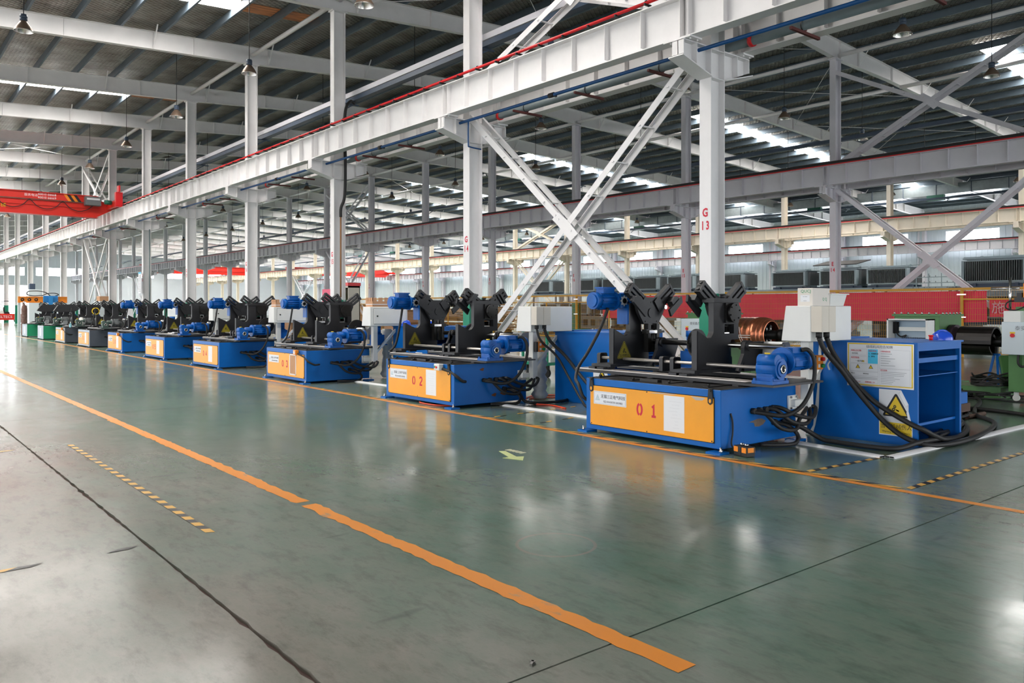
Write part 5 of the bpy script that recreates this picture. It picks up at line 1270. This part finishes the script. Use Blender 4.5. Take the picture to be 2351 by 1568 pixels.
tag(MB().box(13.6,13.7,27.0,27.8,1.3,2.3).box(13.62,13.68,27.05,27.1,0,1.3).box(13.62,13.68,27.7,27.75,0,1.3).build('notice_stand', M('pink_board', (222,90,120), .5), None), 'plain pink board on a stand left of the beige cabinet', 'board')
# notice board on column G 18
t = thing('notice_board', 'tall white paper notice board with blue top hanging on a column', 'notice', (XG-.34, YN(18), 2.4))
MB().box(-.02,.02,-.26,.26,0,1.15).build('board_sheet', pap, t); MB().box(-.022,-.02,-.26,.26,1.07,1.15).build('board_header', cyanp, t); q = MB()
for i in range(16): q.box(-.022,-.02,-.2,.2,.08+i*.06,.095+i*.06)
q.build('board_small_print', inkg, t)

# ================================================================== fence and what stands behind it
XF = 28.0
tf = thing('mesh_fence', 'yellow wire mesh safety fence running behind the machines', 'fence', (XF, 3, 0)); yl = [0,3.3,7.9,12.2,17.1,21.5,26,30.5,35,39.5,44,48.5,53]
for y in yl: part('fence_post', 'fpost', lambda m: m.box(-.04,.04,-.04,.04,0,2.24), fy, tf, (0, y, 0)); part('post_clip', 'fclip', lambda m: m.box(-.06,-.04,-.14,.14,2.02,2.06).box(-.06,-.04,-.14,.14,1.28,1.32), steel, tf, (0, y, 0))
for a, b in zip(yl[:-1], yl[1:]):
    L = b-a
    part('fence_rail', 'frail%.2f' % L, lambda m: m.box(-.035,.035,0,L,2.18,2.26), fy, tf, (0, a, 0)); part('fence_rail', 'frail2%.2f' % L, lambda m: m.box(-.03,.03,.04,L-.04,.12,.18), fy, tf, (0, a, 0))
    if a < 5: part('fence_rail', 'frail3%.2f' % L, lambda m: m.box(-.03,.03,.04,L-.04,1.86,1.91), fy, tf, (0, a, 0))
    if a > 20: part('fence_rail', 'frail3%.2f' % L, lambda m: m.box(-.03,.03,.04,L-.04,1.86,1.91), fy, tf, (0, a, 0)); part('fence_post', 'fpost2', lambda m: m.box(-.025,.025,-.025,.025,.1,1.9), fy, tf, (0, (a+b)/2, 0))
    def wires(m):
        k = int(L/.07)
        for i in range(k): m.bar((0,i*.07,.18),(0,i*.07,2.18),.006,.006)
        for i in range(11): m.bar((0,0,.25+i*.19),(0,L,.25+i*.19),.006,.006)
    part('wire_mesh', 'wires%.2f' % L, wires, fy, tf, (0, a, 0))['kind'] = 'stuff'
def banner(y0, y1, z0, z1, label, text=None):
    m = MB(); n = 60
    for i in range(n+1):
        for k in range(7):
            y = y0+(y1-y0)*i/n; z = z0+(z1-z0)*k/6
            m.v.append((.03*math.sin(y*2.1+k*.6)+.02*math.sin(y*5.3-k), y, z+.03*math.sin(y*.9)*(k < 3)))
    for i in range(n):
        for k in range(6): m.f.append((i*7+k,(i+1)*7+k,(i+1)*7+k+1,i*7+k+1)); m.sm.append(True)
    o = thing('banner', label, 'banner', (XF+.12, 0, 0)); m.build('banner_cloth', ban, o)
    if text: txt('banner_lettering', text, .42, o, (-.07, y1-.28, (z0+z1)/2), '-X', M('silver_print', (226,180,196), .5))
banner(10.2, 27.3, 1.14, 2.16, 'long plain red cloth banner hanging on the yellow fence')
banner(7.5, 10.12, 1.3, 1.87, 'short red banner with one silver Chinese character at the right', '施')
# transformers: finned tank, end radiators, lid with rails, base beam
def f_tank(m): m.box(-.55,.55,-.9,.9,.12,.95)
def f_fins(m):
    for i in range(26): m.box(-.80,-.55,-.86+i*.068,-.845+i*.068,.2,.88)
    for i in range(16): m.box(-.5+i*.066,-.485+i*.066,-1.1,-.9,.2,.88)
def f_lid(m): m.box(-.66,.66,-1.0,1.0,.95,.99); m.box(-.3,.3,-.7,.7,.99,1.04); m.box(-.05,.05,-1.2,1.2,1.04,1.07); m.cyl((0,-.8,.99),(0,-.8,1.12),.05,8); m.cyl((.2,.7,.99),(.2,.7,1.1),.05,8)
def f_tbase(m): m.box(-.5,-.4,-1.1,1.1,0,.12); m.box(.4,.5,-1.1,1.1,0,.12); m.box(-.6,.6,-.7,-.6,.03,.13); m.box(-.6,.6,.6,.7,.03,.13)
def f_side(m): m.box(-.82,-.5,-.98,-.9,.18,.9); m.box(-.82,-.5,.9,.98,.18,.9); m.box(-.84,-.78,-.9,.9,.16,.2); m.box(-.84,-.78,-.9,.9,.87,.9)
def transformer(x, y, z, s, label, group=None, rz=0):
    t = thing('transformer', label, 'transformer', (x, y, z), rz, group); t.scale = (s, s, s)
    part('tank', 'tank', f_tank, tlight, t); part('fin_bank', 'fins', f_fins, tgrey, t)['kind'] = 'stuff'; part('tank_lid', 'tlid', f_lid, tlight, t); part('base_beam', 'tbase', f_tbase, dbl, t); part('end_plate', 'tside', f_side, tlight, t)
    return t
TL = [(20.6,'finned grey transformer under the right crossed brace, behind the banner'),(23.4,'finned grey transformer with a dark slanting cover behind column E 14'),(26.5,'finned grey transformer above the white carton'),
      (30.8,'finned grey transformer just right of column G 13'),(34.6,'finned grey transformer just left of column G 13, with column E 15 before it'),(37.7,'finned grey transformer behind the left headstock of machine 01'),(40.8,'finned grey transformer behind the blue motor of machine 01'),
      (43.8,'finned grey transformer right of column E 16'),(48.8,'finned grey transformer with a white label, left of column E 16')]
for (y, lab) in TL: transformer(44, y, 2.72, 1.12, lab)
tag(MB().prism([(-.9,1.05),(.8,1.35),(.8,1.4),(-.9,1.1)], 'y', -1.3, 1.3).build('slanted_cover', blk, None, loc=(44, 23.6, 2.72+.25)), 'dark slanting sheet lying on a finned transformer', 'cover')
transformer(38.0, 13.2, 2.5, 1.25, 'big finned transformer at the right edge, above the fence')
transformer(38.0, 12.9, 1.0, 1.25, 'finned transformer below the big one at the right edge, seen through the fence')
rk = thing('storage_rack', 'grey steel rack carrying the row of finned transformers', 'rack', (44, 8, 0))
for y in [i*4.3 for i in range(11)]: part('rack_post', 'rpost', lambda m: m.box(-.75,-.65,-.05,.05,0,2.7).box(.65,.75,-.05,.05,0,2.7), dbl, rk, (0, y+.5, 0))
part('rack_beam', 'rbeam', lambda m: m.box(-.75,-.63,0,44,2.6,2.72).box(.63,.75,0,44,2.6,2.72), tlight, rk); part('rack_deck', 'rdeck', lambda m: m.box(-.7,.7,0,44,.9,.96), dbl, rk)
rk2 = thing('storage_rack', 'short grey rack under the big transformer at the right edge', 'rack', (38, 11.3, 0))
MB().box(-.9,-.8,0,.1,0,2.5).box(-.9,-.8,3.6,3.7,0,2.5).box(.8,.9,0,.1,0,2.5).box(.8,.9,3.6,3.7,0,2.5).box(-.9,.9,0,3.7,2.4,2.5).box(-.9,.9,0,3.7,.9,1.0).build('rack_frame', dbl, rk2)
for i in range(12): transformer(44, 10.5+3.4*i, .97, 1.05, 'finned transformer on the lower deck of the rack, half hidden by the fence', 'transformers on the lower rack deck')
r_ = random.Random(77)
for i in range(13):
    t = thing('core_stack', 'low stack of dark laminated cores seen through the fence', 'core', (41.2, 9+3.1*i, 0), 0, 'core stacks behind the fence')
    for k in range(3): part('core_leg', 'coreleg', lambda m: m.box(-.4,.4,-.14,.14,.12,.95), tgrey if (i+k) % 3 else dbl, t, (0, .2+k*.75, 0))
    part('core_yoke', 'coreyoke', lambda m: m.box(-.42,.42,-.1,1.9,.12,.34).box(-.42,.42,-.1,1.9,.78,.98), blk2 if i % 2 else tgrey, t); part('skid', 'coreskid', lambda m: m.box(-.5,.5,.0,.14,0,.12).box(-.5,.5,1.6,1.75,0,.12), wood2, t)
# frame of clamped tubes between the transformers
t = thing('tube_rack', 'open rack of clamp bars and hooks beside the big transformer', 'rack', (41, 17.2, 1.8))
for i in range(5): MB().bar((0,-1.2,.2+i*.28),(0,1.2,.2+i*.28),.05,.04).build('rack_bar', tlight, t)
for i in range(4): MB().bar((0,-.9+i*.6,0),(0,-.9+i*.6,1.5),.04,.04).build('rack_upright', tlight, t)
q = MB()
for i in range(5):
    for k in range(9): q.cyl((0,-1.1+k*.27,.2+i*.28),(0,-1.1+k*.27,.28+i*.28),.018,6)
q.build('rack_hook', tgrey, t)['kind'] = 'stuff'
MB().box(-.3,.3,-1.4,1.4,-1.8,0).build('rack_foot', tgrey, t)
# timber stacks behind the fence
for (x, y, w_, h_, lab) in ((33.5,41.2,3.6,2.0,'stack of rough brown timber behind the fence, between the headstocks of machine 02'), (33.5,46.2,3.2,1.7,'stack of rough brown timber behind the fence, left of the spools'), (33.5,36.8,2.8,1.5,'stack of rough brown timber behind the fence, right of machine 02'), (33.5,52,3,1.4,'low stack of brown timber at the left end of the fence')):
    t = thing('timber_stack', lab, 'timber', (x, y, 0)); z = .12; r_ = random.Random(int(y)); MB().box(-.5,.5,.2,.4,0,.12).box(-.5,.5,w_-.4,w_-.2,0,.12).build('bearer', wood2, t)
    while z < h_:
        for k in range(3):
            a = r_.uniform(-.2,.2); hh = r_.uniform(.07,.13); part('timber_plank', 'pl%d' % r_.randint(0,3), lambda m: m.box(-.16,.16,0,3.0,0,.09), wood2 if r_.random() < .75 else wood, t, (-.4+.38*k, a, z), (0, 0, r_.uniform(-.03,.03)))
        z += .115 if r_.random() < .8 else .2
for i, (x, y, s, lab) in enumerate(((33,55,(1.6,2.2,1.7),'pale plywood case between the beige cabinet and the fence end'),(33,60,(1.6,2.4,1.9),'larger pale plywood case further left behind the fence end'),(22,36,(1.2,1.6,1.5),'pale plywood case between column G 16 and machine 03'),(20,45,(1.2,1.6,1.45),'pale plywood case behind the headstock of machine 05'))):
    t = thing('plywood_case', lab, 'crate', (x, y, 0)); MB().box(0,s[0],0,s[1],.1,s[2]).build('case_body', wood, t)
    for z in (.1, s[2]*.5, s[2]-.1): MB().box(-.02,s[0]+.02,-.02,s[1]+.02,z,z+.09).build('case_batten', wood2, t)
    MB().box(.1,.2,0,s[1],0,.1).box(s[0]-.2,s[0]-.1,0,s[1],0,.1).build('skid', wood2, t)

# ================================================================== far left end of the row
def cabinet(x, y, s, label, mat, extra=None):
    t = thing('control_cabinet', label, 'cabinet', (x, y, 0)); MB().box(0,s[0],0,s[1],.08,s[2]).build('cabinet_shell', mat, t, bevel=.01); MB().box(-.012,0,.04,s[1]/2-.01,.15,s[2]-.06).box(-.012,0,s[1]/2+.01,s[1]-.04,.15,s[2]-.06).build('cabinet_door', mat, t)
    MB().box(.02,s[0]-.02,.02,s[1]-.02,0,.08).build('plinth', blk2, t); MB().box(-.03,-.012,s[1]/2+.05,s[1]/2+.08,s[2]*.5,s[2]*.62).build('door_handle', rub, t); return t
pg = M('pale_grey_cabinet', (204,212,216), .4)
cabinet(11.3, 52.5, (.6,1.5,2.0), 'pale grey cabinet behind the sixth machine, with a brown carton on top', pg); tag(MB().box(11.35,11.85,52.7,53.5,2.0,2.3).build('carton', kraft, None, bevel=.01), 'brown carton on a pale grey cabinet far left', 'box')
cabinet(11.6, 67, (.6,1.6,2.1), 'pale grey cabinet behind the yellow ringed machine', pg); cabinet(10.5, 72, (.9,1.4,3.05), 'tall pale grey cabinet with a dark screen box on top, far left', pg)
tag(MB().box(10.55,10.95,72.1,72.5,3.05,3.5).build('screen_box', dbl, None, bevel=.02), 'dark screen box on the tall pale cabinet', 'screen')
t = thing('gantry_welder', 'orange beam gantry with a blue carriage and looped cables, far left', 'machine', (8.4, 62, 0))
MB().box(0,2.9,-.1,.1,1.98,2.34).box(0,2.9,-.14,.14,2.33,2.37).box(0,2.9,-.14,.14,1.95,1.99).build('gantry_beam', ora, t); MB().box(.0,.16,-.1,.1,0,1.95).box(2.74,2.9,-.1,.1,0,1.95).build('gantry_leg', pg, t)
q = MB().box(1.45,2.3,-.3,-.1,1.95,2.42).box(1.75,2.0,-.42,-.1,1.2,2.42)
for z in (2.02,2.12,2.22,2.32): q.box(1.43,2.32,-.33,-.3,z,z+.05)
q.build('carriage', lblue, t)
for P in ([(1.9,0,2.42),(1.6,0,2.66),(1.1,0,2.74),(.6,0,2.7),(.55,0,2.5),(.9,0,2.42),(1.4,0,2.45)],[(1.4,0,2.42),(1.75,0,2.58),(2.2,0,2.6),(2.4,0,2.5),(2.2,0,2.42)]): MB().tube(P, .03, 6).build('looped_cable', rub, t)
q = MB()
for i in range(3): q.lathe([(.05,-.01),(.11,-.01),(.11,.01),(.05,.01)], (.25+i*.4,-.11,2.16), 'y', 12)
q.build('beam_ring', blk2, t)
t = thing('gas_cylinder', 'rusty brown gas cylinder standing behind the last green machine', 'gas cylinder', (7.85, 55.5, 0))
MB().lathe([(0,0),(.16,0),(.165,.05),(.165,1.55),(.13,1.72),(.06,1.8),(.06,1.86)], (0,0,0), 'z', 20).build('cylinder_body', M('rusty_brown_cylinder', (126,106,98), .6, col2=(96,60,46), scale=6), t); MB().cyl((0,0,1.86),(0,0,2.0),.03,8).box(-.08,.08,-.03,.03,1.93,1.97).build('valve', steel, t)
t = thing('forklift', 'red forklift with pale rear hood standing by the far doorway', 'forklift', (12.2, 97, 0))
MB().prism([(-1.5,.35),(1.2,.35),(1.35,.55),(1.35,1.0),(-1.6,1.0),(-1.7,.7)], 'y', -.55, .55).build('truck_body', cred, t, bevel=.03); MB().prism([(-1.5,1.0),(-.3,1.0),(-.4,1.4),(-1.45,1.4)], 'y', -.5, .5).build('rear_hood', offw, t, bevel=.03)
MB().box(-.3,.2,-.3,.3,1.0,1.2).box(-.35,-.25,-.3,.3,1.2,1.7).build('seat', rub, t); MB().bar((-.6,-.5,1.4),(-.4,-.5,2.3),.06,.06).bar((-.6,.5,1.4),(-.4,.5,2.3),.06,.06).bar((1.1,-.5,1.0),(.8,-.5,2.3),.06,.06).bar((1.1,.5,1.0),(.8,.5,2.3),.06,.06).box(-.45,.85,-.53,.53,2.28,2.34).build('overhead_guard', rub, t)
MB().box(1.4,1.5,-.4,-.28,.1,2.3).box(1.4,1.5,.28,.4,.1,2.3).box(1.4,1.5,-.3,.3,1.1,1.2).build('mast', blk2, t); MB().box(1.5,2.5,-.35,-.22,.1,.15).box(1.5,2.5,.22,.35,.1,.15).build('fork', blk2, t)
for (x, y) in ((-1.1,-.5),(-1.1,.5),(.95,-.5),(.95,.5)): part('wheel', 'fkw', lambda m: m.cyl((0,-.1,.3),(0,.1,.3),.3,18), rub, t, (x, y, 0))
txt('truck_lettering', 'ELTECS', .36, t, (-.2,-.555,.68), '-Y', pap)
tag(MB().box(-.12,.12,-.12,.12,0,.45).build('white_bin', offw, None, loc=(8.6,72,0), bevel=.03), 'little white bin on the floor before the forklift', 'bin')
# gloves hanging on the grey machine and a bottle
m = MB()
for i in range(7): m.tube([(.86+.03*i, .72, 1.72),(.85+.03*i,.69,1.5),(.86+.032*i,.70,1.2),(.84+.035*i,.69,1.0+.03*(i % 3))], .022, 6)
tag(m.build('work_gloves', M('white_cotton_glove', (226,226,230), .9), None, loc=(8.1,35.8,0)), 'bundle of white cotton gloves hanging on a grey based machine', 'gloves')
t = thing('spray_bottle', 'small bottle of pale blue liquid on the grey machine bed', 'bottle', (7.62, 41.0, .702)); MB().lathe([(0,0),(.05,0),(.055,.03),(.055,.14),(.025,.2),(.025,.22)], (0,0,0), 'z', 14).build('bottle_body', M('pale_blue_liquid', (140,200,214), .25), t); MB().cyl((0,0,.22),(0,0,.27),.022,10).build('bottle_cap', offw, t)
for (x, y, lab) in ((14.2, 20, 'yellow stop button post beside machine 03'),):
    pass
